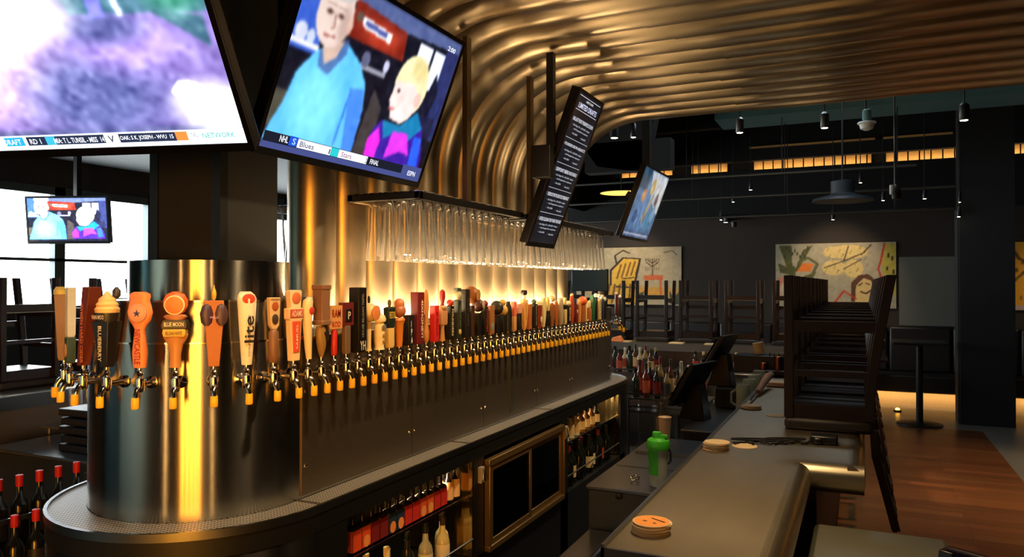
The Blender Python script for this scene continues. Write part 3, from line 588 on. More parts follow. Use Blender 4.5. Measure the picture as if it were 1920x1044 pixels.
def rod(h, r=.012, z=0): return [(z, r * .7, r * .7), (z + .01, r, r), (z + h - .01, r, r), (z + h, r * .6, r * .6)]
def ball(z, r, ry=None, n=7): return [(z - r * cos(pi * j / n), max((ry or r) * sin(pi * j / n), .0015), max(r * sin(pi * j / n), .0015)) for j in range(n + 1)]
BR = (150, 92, 48); TAN = (196, 146, 86); BLK = (26, 26, 28); CRM = (234, 214, 168); RED = (184, 40, 36); MAR = (98, 30, 32); ORG = (222, 112, 52); GRN = (34, 92, 52); DGR = (44, 52, 44); GOLD = (206, 164, 70); BLU = (52, 78, 110); WHT = (236, 230, 214); GRY = (128, 118, 106)
H = 'handle'; TP = 'topper'; PQ = 'plaque'
drum = [
 (125, dict(n='weathered wood handle topped by a lime slice', lean=(.05, .1), p=[(H, (150, 126, 112), 0, bx(.235, .024, .02)), (TP, (214, 204, 120), 1, [(.235, .026, .022), (.25, .024, .02), (.262, .01, .012)])], t=[('LONGBOARD', (110, 80, 76), .05, .2, .016, 'st', .022)])),
 (109, dict(n='slim pale blue and white handle with an oval badge', lean=(.03, .14), p=[(H, (60, 84, 82), 0, bx(.09, .016, .014)), ('upper_panel', (206, 220, 228), 0, bx(.17, .014, .013, .09))], d=[(PQ, (176, 130, 82), .045, .013, .024, .017)])),
 (96.5, dict(n='dark red square handle with upright gold lettering', lean=(.0, .20), p=[(H, (96, 40, 26), 0, [(0, .013, .016), (.25, .021, .022), (.262, .021, .022)])], t=[('ANGRYMEN HARD CIDER', (214, 120, 60), .01, .25, .017, 'dn', .021)])),
 (82.7, dict(n='black cone handle shaped like a soft serve ice cream', p=[(H, BLK, 0, [(0, .015, .015), (.02, .018, .018), (.15, .034, .03)]), ('cone_rim', (36, 34, 34), 1, [(.15, .037, .034), (.17, .041, .037), (.178, .041, .037)]), (TP, (236, 200, 130), 1, [(.178, .038, .034), (.19, .040, .036), (.197, .034, .03), (.205, .036, .032), (.214, .028, .025), (.222, .028, .025), (.232, .016, .015), (.248, .004, .004)]), ('cherry', (50, 42, 40), 1, [(.222, .003, .003, -.02, .018), (.232, .013, .013, -.02, .018), (.25, .013, .013, -.02, .018), (.262, .004, .004, -.02, .018)])], t=[('BLUEBERRY', (230, 220, 180), .02, .135, .014, 'dn', .030), ('VAN MOO', (220, 210, 190), .157, .171, .05, 'h', .038)])),
 (68.3, dict(n='orange bottle-waisted handle with a round star badge', p=[(H, (226, 134, 80), 1, [(0, .021, .013), (.012, .023, .014), (.05, .026, .015), (.09, .021, .013), (.125, .017, .012), (.14, .026, .013), (.155, .037, .014), (.18, .043, .015), (.205, .037, .014), (.218, .032, .014), (.23, .036, .014), (.24, .034, .014), (.246, .02, .01)])], d=[('badge_ring', (204, 150, 120), .178, .030, .030, .017), ('badge', (226, 158, 120), .178, .023, .023, .0185)], t=[('NEWCASTLE', (150, 30, 34), .012, .125, .020, 'dn', .0165), ('\u2605', (44, 58, 110), .165, .190, .026, 'h', .0205)])),
 (54.9, dict(n='tan fluted handle topped by an orange slice', p=[(H, (186, 126, 66), 1, [(0, .019, .014), (.04, .017, .013), (.075, .024, .015), (.095, .037, .017), (.108, .040, .018), (.12, .03, .016)]), ('lower_scroll', (206, 168, 72), 0, [(.10, .032, .02), (.112, .036, .021), (.125, .034, .02)]), ('upper_scroll', (40, 38, 34), 0, [(.125, .038, .019), (.14, .040, .02), (.155, .034, .019)]), ('neck', (166, 104, 56), 1, [(.155, .028, .016), (.165, .038, .017), (.172, .03, .015)]), (TP, (224, 96, 40), 1, [(.170, .012, .010), (.18, .028, .013), (.20, .038, .014), (.22, .038, .014), (.238, .028, .012), (.247, .008, .006)])], d=[('slice_rim', (250, 214, 170), .203, .032, .032, .0155), ('fruit_slice', (240, 120, 56), .203, .028, .028, .017)], t=[('BELGIAN WHITE', (60, 44, 30), .106, .118, .05, 'h', .0225), ('BLUE MOON', (226, 216, 190), .134, .148, .06, 'h', .0215)])),
 (41.0, dict(n='wooden handle with two dark ovals and a gold bird', p=[(H, (176, 104, 54), 0, [(0, .017, .012), (.02, .018, .013), (.13, .027, .013), (.20, .031, .013), (.217, .030, .013)]), ('badge', (66, 46, 66), 1, [(.135, .008, .010, .008, -.022), (.145, .018, .011, .008, -.022), (.175, .022, .012, .008, -.022), (.20, .014, .011, .008, -.022), (.206, .004, .006, .008, -.022)]), ('badge', (74, 52, 60), 1, [(.135, .008, .010, .008, .022), (.145, .018, .011, .008, .022), (.175, .022, .012, .008, .022), (.20, .014, .011, .008, .022), (.206, .004, .006, .008, .022)]), (TP, (222, 176, 56), 1, [(.217, .002, .002), (.225, .006, .006), (.238, .008, .008), (.25, .006, .006), (.256, .003, .003), (.268, .001, .001)])], t=[('WELLS', (190, 160, 190), .158, .166, .026, 'h', .0205)])),
 (28.6, dict(n='white slant-cut cylinder handle with a red oval top', p=[(H, (236, 224, 190), 1, [(0, .017, .015), (.01, .018, .016), (.12, .026, .021), (.20, .031, .024), (.222, .032, .024, 0), (.235, .028, .018, -.006), (.246, .018, .008, -.016)])], d=[('red_oval', (206, 70, 48), .222, .021, .017, .0225)], t=[('lite', (40, 36, 34), .075, .165, .032, 'up', .0262), ('FINE PILSNER BEER', (120, 110, 96), .03, .17, .005, 'up', .0255)])),
 (17.4, dict(n='mosaic tube handle under a bottle-shaped label', p=[(H, (124, 86, 58), 1, rod(.115, .017)), ('label_neck', (206, 176, 130), 0, [(.115, .008, .009), (.13, .017, .010), (.225, .021, .011)])], d=[(PQ, (60, 50, 44), .15, .012, .018, .0125), (PQ, (160, 80, 40), .195, .012, .016, .0125)], t=[('STRONGBOW', (90, 50, 30), .214, .221, .034, 'h', .0125)])),
 (7.5, dict(n='white handle with a red lettered front and a round crest', p=[(H, (236, 206, 160), 0, [(0, .018, .012), (.145, .026, .013), (.148, .032, .014), (.185, .033, .014), (.187, .022, .013), (.245, .027, .013), (.25, .022, .012)]), ('front_panel', (222, 84, 50), 0, [(.03, .013, .003, .013), (.14, .019, .003, .013)]), ('cross_panel', (196, 84, 58), 0, [(.152, .028, .003, .0135), (.182, .029, .003, .0135)])], d=[('crest', (216, 120, 76), .222, .019, .02, .0155)], t=[('SAMUEL', (244, 220, 190), .042, .132, .009, 'up', .018), ('ADAMS', (244, 220, 190), .156, .178, .045, 'h', .0178)])),
]
def T(d, p, t=(), dd=(), **k): return dict(d=d, p=p, t=t, d_=dd, **k)
row = [
 dict(n='cream curved horn handle with a red label', p=[(H, (236, 214, 158), 1, [(0, .010, .010, 0, .004), (.05, .014, .013, 0, .0), (.12, .018, .016, 0, -.004), (.18, .022, .018, 0, -.006), (.21, .021, .017, 0, -.002), (.225, .008, .008, 0, .006)])], d=[('red_label', (206, 70, 50), .175, .014, .014, .018)]),
 dict(n='brown crate on gold and black feathers', p=[(H, (150, 116, 60), 1, [(0, .006, .006), (.03, .016, .014), (.06, .022, .018), (.10, .026, .02), (.115, .02, .016)]), ('feathers', (40, 34, 30), 1, [(.06, .008, .006, .016, .012), (.09, .02, .01, .012, .008), (.125, .012, .008, .008, .004)]), (TP, (146, 108, 82), 0, [(.12, .026, .024), (.135, .026, .024), (.137, .023, .021), (.25, .024, .022), (.252, .027, .025), (.268, .027, .025)])]),
 dict(n='red stem holding a square cream and orange sign', p=[(H, (196, 44, 40), 1, rod(.10, .012)), (PQ, (226, 168, 104), 0, [(.10, .038, .010), (.19, .038, .010)])], t=[('RAM', (150, 40, 30), .145, .175, .05, 'h', .0115), ('ROD', (190, 60, 40), .108, .13, .05, 'h', .0115)]),
 dict(n='grey post holding a square maroon sign', p=[(H, (122, 100, 80), 0, bx(.11, .016, .010)), (PQ, (110, 40, 44), 0, [(.11, .036, .010), (.20, .036, .010)]), ('badge', BLK, 0, [(.125, .020, .003, .011), (.175, .020, .003, .011)])], t=[('P', WHT, .135, .165, .016, 'h', .0155)]),
 dict(n='tall square black handle lettered up its side', p=[(H, (24, 24, 26), 0, bx(.258, .026, .024))], t=[('HOUSE BELGIAN TRIPEL', (150, 146, 138), .062, .235, .013, 'up', .0255), ('YH', (226, 214, 180), .010, .046, .036, 'h', .0255)]),
 dict(n='cream handle with a round orange disc', p=[(H, (232, 208, 150), 1, [(0, .014, .012), (.012, .010, .009), (.05, .010, .009), (.10, .012, .010), (.115, .014, .012)]), (PQ, (234, 206, 150), 1, ball(.155, .04, .034)[:]), (TP, BLK, 1, rod(.03, .006, .193))], d=[('orange_disc', (226, 140, 84), .155, .028, .030, .038)]),
 dict(n='cream pepper-mill handle with brown spots', p=[(H, (236, 216, 164), 1, [(0, .024, .022), (.01, .020, .018), (.04, .024, .022), (.09, .024, .022), (.115, .020, .018)]), (TP, (240, 220, 170), 1, [(.115, .027, .025), (.125, .03, .028), (.14, .024, .022), (.15, .008, .008)])], d=[('spot', (166, 124, 60), .035, .007, .007, .025), ('spot', (166, 124, 60), .06, .008, .008, .0265), ('badge', (120, 116, 120), .093, .013, .012, .0265)]),
 dict(n='cream post under a black and yellow bottle shape', p=[(H, (226, 190, 110), 0, bx(.085, .02, .012)), (PQ, (30, 40, 34), 0, [(.085, .018, .013), (.11, .024, .014), (.17, .026, .014), (.175, .012, .010)]), (TP, (110, 90, 50), 1, rod(.03, .008, .175))], t=[('FIRESTONE', (220, 190, 80), .125, .155, .044, 'h', .0155)]),
 dict(n='orange lion figure standing on a carved column', p=[(H, (206, 122, 44), 1, [(0, .013, .012), (.02, .016, .014), (.10, .022, .018), (.115, .030, .024), (.125, .024, .02)]), ('mane', (170, 104, 66), 1, ball(.155, .03)), (TP, (206, 124, 82), 1, ball(.185, .024))]),
 dict(n='short square black handle with stacked white letters', p=[(H, BLK, 0, bx(.135, .022, .016))], t=[('IPA', WHT, .01, .11, .014, 'st', .0175)]),
 dict(n='wide dark red handle with tall white lettering', p=[(H, (104, 30, 32), 0, [(0, .022, .014), (.02, .026, .018), (.235, .028, .02)])], t=[('4IXHONEY!', (232, 216, 190), .03, .20, .017, 'dn', .0205)], ty=.008),
 dict(n='carved wooden paddle handle with a leaf end', p=[(H, (190, 126, 62), 1, [(0, .006, .006), (.02, .02, .012), (.05, .022, .012), (.08, .010, .010), (.12, .012, .010), (.17, .018, .012), (.22, .012, .010), (.245, .003, .004)]), ('knob', (160, 130, 80), 1, ball(.19, .012))]),
 dict(n='bright red square handle', p=[(H, (204, 40, 42), 0, bx(.17, .019, .015))], t=[('REDS', (140, 24, 26), .03, .14, .014, 'dn', .0165)]),
 dict(n='turned wooden post with a carved plaque and red knob', p=[(H, (180, 128, 72), 1, [(0, .016, .014), (.012, .014, .012), (.06, .010, .009), (.075, .012, .01)]), (PQ, (190, 138, 94), 0, [(.075, .024, .012), (.085, .028, .014), (.14, .028, .014), (.15, .024, .012)]), ('collar', (206, 170, 120), 1, [(.15, .022, .018), (.16, .028, .022), (.168, .02, .016)]), (TP, (150, 34, 36), 1, [(.168, .010, .010), (.18, .008, .008), (.205, .015, .014), (.235, .014, .013), (.245, .004, .004)])]),
 dict(n='black handle with cream lettering and a red tip', p=[(H, BLK, 0, bx(.165, .018, .014)), (TP, (176, 48, 40), 1, ball(.178, .018))], t=[('FOUNDERS', CRM, .02, .15, .016, 'dn', .0155)]),
 dict(n='dark green bottle handle with a pale skull top', p=[(H, DGR, 0, bx(.19, .018, .015)), (TP, (170, 164, 130), 1, ball(.213, .026, .02)), ('hat', (60, 70, 56), 0, [(.236, .018, .012), (.252, .018, .012)])], d=[('button', (200, 180, 110), .035, .013, .013, .017)], t=[('GREENFLASH', (120, 140, 100), .06, .17, .012, 'dn', .0165)]),
 dict(n='tall plain black square handle', p=[(H, (34, 34, 34), 0, bx(.245, .022, .02))], t=[('STOUT HOUSE', (90, 88, 84), .06, .2, .012, 'up', .0215)]),
 dict(n='brown handle topped by a big oval wood disc', p=[(H, (70, 46, 32), 0, bx(.16, .015, .012)), (TP, (150, 92, 46), 1, ball(.215, .045, .032))], d=[('disc_face', (190, 140, 80), .215, .02, .028, .043)]),
 dict(n='black handle with a round red-lipped ring', p=[(H, BLK, 0, bx(.12, .016, .013)), ('ring', (70, 40, 44), 1, ball(.16, .035, .026)), ('lips', (190, 60, 60), 1, ball(.15, .014, .018))], d=[('ring_face', (196, 186, 170), .165, .013, .02, .034)]),
 dict(n='black handle with a red lettered edge', p=[(H, BLK, 0, bx(.15, .018, .015)), (TP, (150, 30, 36), 1, ball(.165, .02))], t=[('DOGFISH', (210, 80, 60), .02, .14, .014, 'dn', .0165)]),
 dict(n='flat brown plank handle with a faded picture', p=[(H, (164, 110, 62), 0, bx(.155, .024, .012))], d=[('picture', (120, 140, 140), .04, .014, .022, .0135)]),
 dict(n='black handle topped by a dark owl', p=[(H, BLK, 0, bx(.10, .016, .014)), (TP, (40, 38, 36), 1, ball(.14, .04, .024))]),
 dict(n='black handle with a golden eagle figure', p=[(H, BLK, 0, bx(.10, .017, .015)), ('figure', (208, 170, 90), 1, ball(.125, .032, .022)), (TP, (206, 160, 70), 1, ball(.165, .02))]),
 dict(n='black bottle-shaped handle', p=[(H, (26, 26, 24), 1, [(0, .024, .02), (.11, .025, .021), (.14, .020, .018), (.16, .012, .011), (.172, .013, .012)])]),
 dict(n='salmon handle with a cream lower half', p=[(H, (200, 150, 90), 0, bx(.085, .017, .012)), ('upper_panel', (222, 116, 90), 0, bx(.085, .018, .013, .085))]),
 dict(n='pale pink square sign on a black post', p=[(H, BLK, 0, bx(.10, .013, .012)), (PQ, (206, 150, 126), 0, [(.10, .026, .010), (.155, .026, .010)])]),
 dict(n='tall tan paddle with a black hexagon plaque', p=[(H, (214, 158, 84), 0, [(0, .008, .008), (.04, .018, .012), (.12, .03, .014), (.16, .034, .014)]), ('upper_panel', (222, 190, 130), 0, [(.16, .034, .013), (.178, .03, .012)]), ('stem', (232, 216, 180), 1, rod(.03, .012, .178)), (TP, (44, 30, 30), 0, [(.205, .018, .009), (.214, .026, .010), (.226, .026, .010), (.235, .018, .009)])], t=[('LEFT HAND', (170, 110, 50), .06, .15, .014, 'up', .0148)]),
 dict(n='brown barrel-stave handle', p=[(H, (170, 98, 48), 0, pad(.15, .02, .024))]),
 dict(n='black handle with small pale letters', p=[(H, BLK, 0, bx(.15, .02, .016)), (TP, (70, 90, 60), 1, ball(.162, .016))], t=[('BLACK HOUSE', (180, 170, 150), .02, .14, .012, 'dn', .0175)]),
 dict(n='handle like a glass of red ale with foam', p=[(H, (130, 40, 26), 1, [(0, .016, .016), (.06, .019, .018), (.14, .023, .022)]), (TP, (236, 222, 180), 1, [(.14, .025, .024), (.158, .025, .024), (.164, .018, .018)])], d=[('label', (214, 190, 140), .05, .015, .02, .0215)]),
 dict(n='cream split-feather handle', p=[(H, (224, 204, 150), 0, [(0, .008, .008), (.06, .02, .012), (.15, .03, .012), (.185, .01, .008)])]),
 dict(n='black handle with a cream and yellow blade', p=[(H, BLK, 0, bx(.10, .014, .012)), (TP, (230, 200, 110), 0, [(.10, .014, .010), (.16, .018, .010), (.19, .004, .004)])]),
 dict(n='brown figure handle with a pale head', p=[(H, (140, 90, 50), 1, [(0, .010, .010), (.05, .017, .015), (.13, .02, .016), (.15, .010, .010)]), (TP, (226, 196, 150), 1, ball(.175, .022))]),
 dict(n='orange-brown club handle', p=[(H, (176, 100, 50), 1, [(0, .008, .008), (.06, .015, .013), (.13, .018, .015), (.16, .008, .008)])]),
 dict(n='silver-grey corrugated tube handle', p=[(H, (190, 176, 150), 1, rod(.18, .02))]),
 dict(n='cream chequered handle with a black band', p=[(H, (210, 190, 130), 0, bx(.10, .02, .014)), ('band', BLK, 0, bx(.03, .022, .016, .10)), (TP, (230, 210, 150), 0, bx(.05, .016, .012, .13))]),
 dict(n='black and cream skeleton handle', p=[(H, BLK, 0, bx(.12, .016, .014)), (TP, (230, 220, 180), 1, ball(.138, .02))], t=[('BONES', CRM, .02, .11, .02, 'dn', .0155)]),
 dict(n='rust-red fish-shaped handle', p=[(H, (164, 66, 36), 1, [(0, .012, .010), (.05, .02, .014), (.14, .022, .016), (.18, .017, .013), (.2, .006, .006)]), (TP, (220, 180, 120), 1, ball(.195, .012))]),
 dict(n='maroon diamond-pattern handle', p=[(H, (100, 26, 30), 0, bx(.125, .018, .014))], d=[('diamond', (210, 190, 150), .08, .008, .014, .0155)]),
 dict(n='golden brown flat handle', p=[(H, (190, 130, 70), 0, pad(.15, .012, .018))]),
 dict(n='brown barrel handle under a round orange disc', p=[(H, (146, 84, 40), 1, [(0, .02, .018), (.06, .026, .022), (.12, .024, .02)]), (TP, (216, 100, 52), 1, ball(.15, .034, .034))]),
 dict(n='cream frame handle with a brown centre', p=[(H, (234, 208, 150), 0, bx(.145, .022, .012)), ('front_panel', (120, 60, 30), 0, [(.015, .012, .003, .012), (.10, .012, .003, .012)])]),
 dict(n='brown handle with a cream bottle neck', p=[(H, (150, 84, 40), 1, [(0, .017, .016), (.08, .018, .017), (.10, .010, .010)]), (TP, CRM, 1, rod(.05, .010, .10))]),
 dict(n='slanted dark green handle', p=[(H, GRN, 0, [(0, .014, .012), (.15, .022, .016), (.19, .006, .012, 0, -.014)])]),
 dict(n='black handle with a white ball tip', p=[(H, BLK, 0, bx(.17, .014, .012)), (TP, WHT, 1, ball(.185, .016))]),
 dict(n='cream handle with tall black letters', p=[(H, (228, 206, 150), 0, bx(.16, .022, .014)), (TP, WHT, 1, ball(.18, .014))], t=[('ALOHA', BLK, .015, .15, .026, 'up', .0155)]),
 dict(n='dark blue handle with a grey ball tip', p=[(H, (40, 54, 70), 0, bx(.155, .02, .014)), (TP, (190, 186, 176), 1, ball(.172, .018))]),
 dict(n='black and silver bar handle', p=[(H, BLK, 0, bx(.14, .012, .010)), (TP, (190, 186, 176), 1, rod(.03, .014, .14))]),
]
for i, (a, sp) in enumerate(drum):
    a = RAD(a); tap(CX + R * cos(a), Y0 - R * sin(a), -a, sp, 'beer tap, %s, rounded tower end' % sp['n'])
for i, sp in enumerate(row):
    sp = dict(sp)
    tap(CX + .4165, 2.136 + .0735 * i, 0, sp, 'beer tap, %s, %s in straight row' % (sp['n'], nth(i)))
far = [dict(n='slim dark handle and white tip', p=[(H, (34, 34, 36), 0, bx(.15, .012, .012)), (TP, WHT, 1, ball(.165, .014))]),
       dict(n='dark red post handle and cream cap', p=[(H, (90, 34, 28), 0, bx(.18, .012, .012)), (TP, CRM, 1, ball(.19, .013))]),
       dict(n='brass and black rod handle', p=[(H, BLK, 1, rod(.12, .011)), (TP, GOLD, 1, rod(.05, .013, .12))])]
for a, sp in zip((12, 38, 64), far):
    a = RAD(a); tap(CX + R * cos(a), Y1 + R * sin(a), a, sp, 'beer tap, %s, at the far rounded tower end' % sp['n'])
# ------------------------------------------------------------------ bottles
def bottle(loc, label, glass, cap, lab, h=.28, r=.036, kind='round', lz=(.14, .5), rz=0, group='bottles', name='bottle', spot=None):
    t = thing(name, label, 'bottle', (loc[0], loc[1], loc[2] + .0007), rz, group)
    g = C(*glass, rough=.12) if isinstance(glass, tuple) else glass
    b = MB()
    if kind == 'flat':
        pr = [(0, .85), (.006, 1), (.60, 1), (.66, .8), (.70, .36), (.92, .34)]
        b.loft([[(sx * r * .7 * s, sy * r * s, z * h) for sx, sy in ((-1, -1), (1, -1), (1, 1), (-1, 1))] for z, s in pr], g)
    else: b.lathe([(r * s, z * h) for z, s in ((0, .8), (.015, 1), (.55, 1), (.62, .85), (.70, .42), (.90, .34), (.905, .40), (.93, .40))], g, 14)
    o = b.build('body', t, bevel=.003 if kind == 'flat' else 0, angle=50)
    b = MB(); b.lathe([(r * .40, .84 * h), (r * .42, .90 * h), (r * .42, 1.0 * h), (r * .36, 1.003 * h)], C(*cap), 12); b.build('cap', t)
    if lab:
        b = MB()
        if kind == 'flat': b.box((r * .7, -r * .92, lz[0] * h), (r * .7 + .002, r * .92, lz[1] * h), C(*lab)); b.box((-r * .66, -r - .002, lz[0] * h), (r * .66, -r, lz[1] * h), C(*lab))
        else: b.lathe([(r + .001, lz[0] * h), (r + .0014, lz[1] * h)], C(*lab), 14, cap=False)
        l = b.build('label', t)
        if spot:
            b = MB(); b.disc((r * .7 + .003, 0, (lz[0] * .72 + lz[1] * .28) * h), (0, 1, 0), (0, 0, 1), r * .75, C(*spot), 16, r * .85); b.build('label_picture', l)
    return t
DK = (24, 20, 18); xb = CX + RT - .075
OR_ = (212, 78, 40); RD_ = (186, 46, 40); DR_ = (116, 30, 34); NV_ = (34, 52, 78)
up = [(OR_, None), (OR_, (230, 150, 80)), (DR_, None), (DR_, None), (NV_, (226, 140, 70)), (NV_, (232, 150, 80)), (RD_, None), (RD_, None), ((206, 80, 50), (220, 150, 90)), ((206, 92, 44), (220, 160, 90)), (RD_, None), (RD_, None)]
cn = {OR_: 'orange', RD_: 'red', DR_: 'dark red', NV_: 'navy blue'}
for i, (c, sp) in enumerate(up):
    bottle((xb - .004, 2.43 + i * .062, .682), 'flat dark bottle with %s label, %s on upper near shelf' % (cn.get(c, 'orange'), nth(i)), DK, DK, c, .155, .029, 'flat', (.05, .58), group='flat bottles on the upper near shelf', spot=sp)
for i in range(2): bottle((xb - .008, 3.19 + i * .065, .682), 'black bottle with tall cream label ending the upper near shelf, %s of two' % nth(i), DK, (60, 50, 46), (222, 180, 130), .168, .027, 'round', (.08, .6), group='cream label bottles on the upper near shelf')
lo = [((70, 50, 30), CRM, CRM), ((60, 44, 30), CRM, (200, 180, 130)), ((40, 34, 28), (220, 190, 120), None), ((30, 30, 30), (24, 24, 24), GRY), ((26, 30, 26), (30, 40, 34), (60, 60, 54)), ((150, 140, 110), (30, 34, 34), (206, 196, 160)), ((34, 30, 28), (34, 28, 24), None), ((190, 170, 110), (60, 44, 36), CRM), ((180, 168, 130), (40, 30, 26), (220, 200, 150))]
for i, (g, cp, lb) in enumerate(lo):
    bottle((xb + (.0 if i % 2 else -.05), 2.58 + i * .078, .371), 'liquor bottle below the lit shelf edge, %s from left in the lower near row' % nth(i), g, cp, lb, (.25, .26, .22, .24, .25, .27, .24, .26, .25)[i], .034, group='bottles in the lower near row')
for i in range(7):
    g, lb = (((200, 190, 160), (206, 176, 120)), ((120, 80, 40), (214, 180, 120)), ((40, 30, 24), (226, 186, 120)))[min(2, i // 3)]
    bottle((xb, 4.76 + i * .11, .682), 'bottle with cream label on upper far shelf, %s from left' % nth(i), g, DK, lb, .165, .030, group='bottles on the upper far shelf')
for i in range(10):
    lb = (220, 190, 130) if i in (0, 2) else ((190, 70, 40) if i == 8 else ((226, 206, 160) if i in (5, 6) else None))
    bottle((xb - .01 + .02 * (i % 2), 4.71 + i * .104, .371), 'dark bottle behind the brass rail of the far niche, %s from left' % nth(i), (20, 22, 18), ((30, 30, 28), (120, 40, 30), (30, 30, 28))[i % 3], lb, .27, .034, lz=(.12, .42), group='dark bottles in the lower far row')

# ------------------------------------------------------------------ bar counter on the right
BT = 1.065
bc = thing('bar_counter', 'long zinc topped bar counter stepping wider halfway along', 'bar counter', (0, 0, 0))
b = MB(); out = [(-.605, 1.86), (-.195, 1.86), (-.195, 3.05), (.0, 3.05), (.0, 9.1), (-5.3, 9.1), (-5.3, 1.2), (-4.66, 1.2), (-4.66, 8.5), (-.605, 8.5)]
b.prism([(-.605, 1.86), (-.215, 1.86), (-.215, 3.10), (-.035, 3.10), (-.035, 8.49), (-.605, 8.49)], BT - .05, BT, ZINC); b.build('countertop', bc)
fc = thing('bar_counter', 'far bar counter across the end of the aisle carrying upturned stools', 'bar counter', (0, 0, 0))
lb = thing('bar_counter', 'left bar counter in front of the bright windows', 'bar counter', (0, 0, 0))
b = MB(); b.box((-5.3, 8.505, BT - .05), (-.035, 9.1, BT), ZINC); b.build('countertop', fc)
b = MB(); b.box((-5.3, .6, BT - .05), (-4.705, 8.50, BT), ZINC); b.build('countertop', lb)
def nose(p0, p1, nx, ny):     # rolled quarter-round metal edge
    b = MB(); rings = []
    for p in (p0, p1):
        rings.append([(p[0] + nx * (.055 * cos(a) - .02), p[1] + ny * (.055 * cos(a) - .02), BT - .055 + .056 * sin(a)) for a in [pi * j / 12 - .9 for j in range(0, 11)]] + [(p[0] - nx * .02, p[1] - ny * .02, BT - .09)])
    b.loft(rings, BRASSY); return b.build('rolled_edge', bc, angle=60)
nose((-.205, 1.86), (-.205, 3.06), 1, 0); nose((-.23, 3.075), (.01, 3.075), 0, -1); nose((-.02, 3.06), (-.02, 8.49), 1, 0)
b = MB(); b.box((-.612, 1.852, BT - .05), (-.603, 8.49, BT + .012), STAIN); b.box((-.612, 1.852, BT - .055), (-.2, 1.862, BT + .003), STAIN); b.build('inner_lip', bc)
BARF = mat('bar_front', (40, 30, 24), .5, 0, .15, 8, (6, 6, 1))
b = MB(); b.box((-.50, 1.95, 0), (-.42, 8.49, BT - .051), BARF); b.box((-.42, 1.98, 0), (-.40, 3.16, BT - .06), BARF); b.box((-.42, 3.16, 0), (-.16, 8.49, BT - .06), BARF); b.build('front_panel', bc)
b = MB(); b.box((-5.0, 8.62, 0), (-.3, 8.7, BT - .051), mat('splash_steel', (120, 100, 84), .35, .8, .15, 5, (6, 1, 1))); b.build('splash_panel', fc); b = MB(); b.box((-4.9, .9, 0), (-4.82, 8.49, BT - .051), mat('left_splash', (150, 146, 136), .35, .6, .15, 5)); b.build('splash_panel', lb)
b = MB(); b.box((-4.70, .6, BT - .085), (-4.692, 8.49, BT - .002), STAIN); b.build('edge_trim', lb); b = MB(); b.box((-4.7, 8.499, BT - .085), (-.61, 8.5045, BT - .002), mat('far_edge', (110, 108, 104), .4, .6)); b.build('edge_trim', fc)
lc = thing('lower_counter', 'low grey counter ledge in the notch of the bar', 'counter', (0, 0, 0))
b = MB(); b.box((-.16, 2.25, .83), (.27, 2.98, .87), mat('laminate_grey', (84, 82, 70), .45, 0, .1)); b.build('ledge_top', lc, bevel=.02)
b = MB(); b.box((-.14, 2.4, 0), (-.08, 2.96, .829), BARF); b.box((-.08, 2.88, 0), (.2, 2.94, .829), BARF); b.build('support_panel', lc)

# ------------------------------------------------------------------ bar stools (built upright, back at +X)
SH = .725
def make_stool(label, group):
    t = thing('bar_stool', label, 'bar stool', group=group); sw, sd = .20, .185
    b = MB(); b.box((-sd, -sw, SH - .055), (sd + .01, sw, SH), mat('stool_seat', (44, 36, 30), .5, 0, .1)); b.build('seat', t, bevel=.018)
    b = MB(); b.box((-sd + .03, -sw + .02, SH - .12), (sd - .01, sw - .02, SH - .056), WOODD); b.build('seat_frame', t)
    for s in (-1, 1):
        y = s * (sw - .025)
        b = MB(); b.bar((-sd + .02, y, 0), (-sd + .02, y, SH - .056), .042, .036, WOODD); b.build('leg', t, bevel=.003)
        b = MB(); q = []
        for x, z in ((.27, 0), (.215, .30), (sd - .005, .55), (sd - .005, SH - .056)): q.append([(x - .021, y - .018, z), (x + .021, y - .018, z), (x + .021, y + .018, z), (x - .021, y + .018, z)])
        b.loft(q, WOODD); b.build('leg', t, bevel=.003)
        b = MB(); q = []
        for x, z in ((sd + .012, SH - .02), (sd + .02, SH + .1), (sd + .07, SH + .30), (sd + .10, SH + .42)): q.append([(x - .018, y - .016, z), (x + .018, y - .016, z), (x + .018, y + .016, z), (x - .018, y + .016, z)])
        b.loft(q, WOODD); b.build('back_post', t, bevel=.003)
        for z, hh in ((.24, .05), (.46, .03)):
            b = MB(); b.bar((-sd + .03, y, z), (.215 - .06 * (z - .3), y, z), .022, hh, WOODD); b.build('stretcher', t)
    for x, z, hh in ((-sd + .02, .20, .05), (.235, .32, .04), (-sd + .02, .42, .025)):
        b = MB(); b.bar((x, -sw + .03, z), (x, sw - .03, z), .022, hh, WOODD); b.build('stretcher', t)
    b = MB(); b.box((-sd - .003, -sw + .04, .2255), (-sd + .04, sw - .04, .229), BRASSY); b.build('foot_plate', t)
    for dx, z in ((.026, .12), (.052, .22)):
        b = MB(); b.bar((sd + dx, -sw + .03, SH + z), (sd + dx, sw - .03, SH + z), .016, .05, WOODD); b.build('back_slat', t)
    b = MB(); b.bar((sd + .095, -sw + .02, SH + .39), (sd + .095, sw - .02, SH + .39), .022, .08, WOODD); b.build('top_rail', t, bevel=.006)
    return t
proto = None
def stool(loc, rot, label, group):
    global proto
    if proto is None: proto = t = make_stool(label, group)
    else: t = dup(proto); t['label'] = label; t['group'] = group
    t.location = loc; t.rotation_euler = rot; return t
for i in range(9): stool((-.145, 3.94 + i * .47, BT + SH + .0007), (pi, 0, 0), 'dark wooden bar stool upturned on the right counter, %s from the near end' % nth(i), 'upturned stools on the right counter')
for i in range(6): stool((-3.3 + i * .52, 8.935, BT + SH + .0007), (pi, 0, RAD(90)), 'dark bar stool upturned on the far counter, %s from left' % nth(i), 'upturned stools on the far counter')
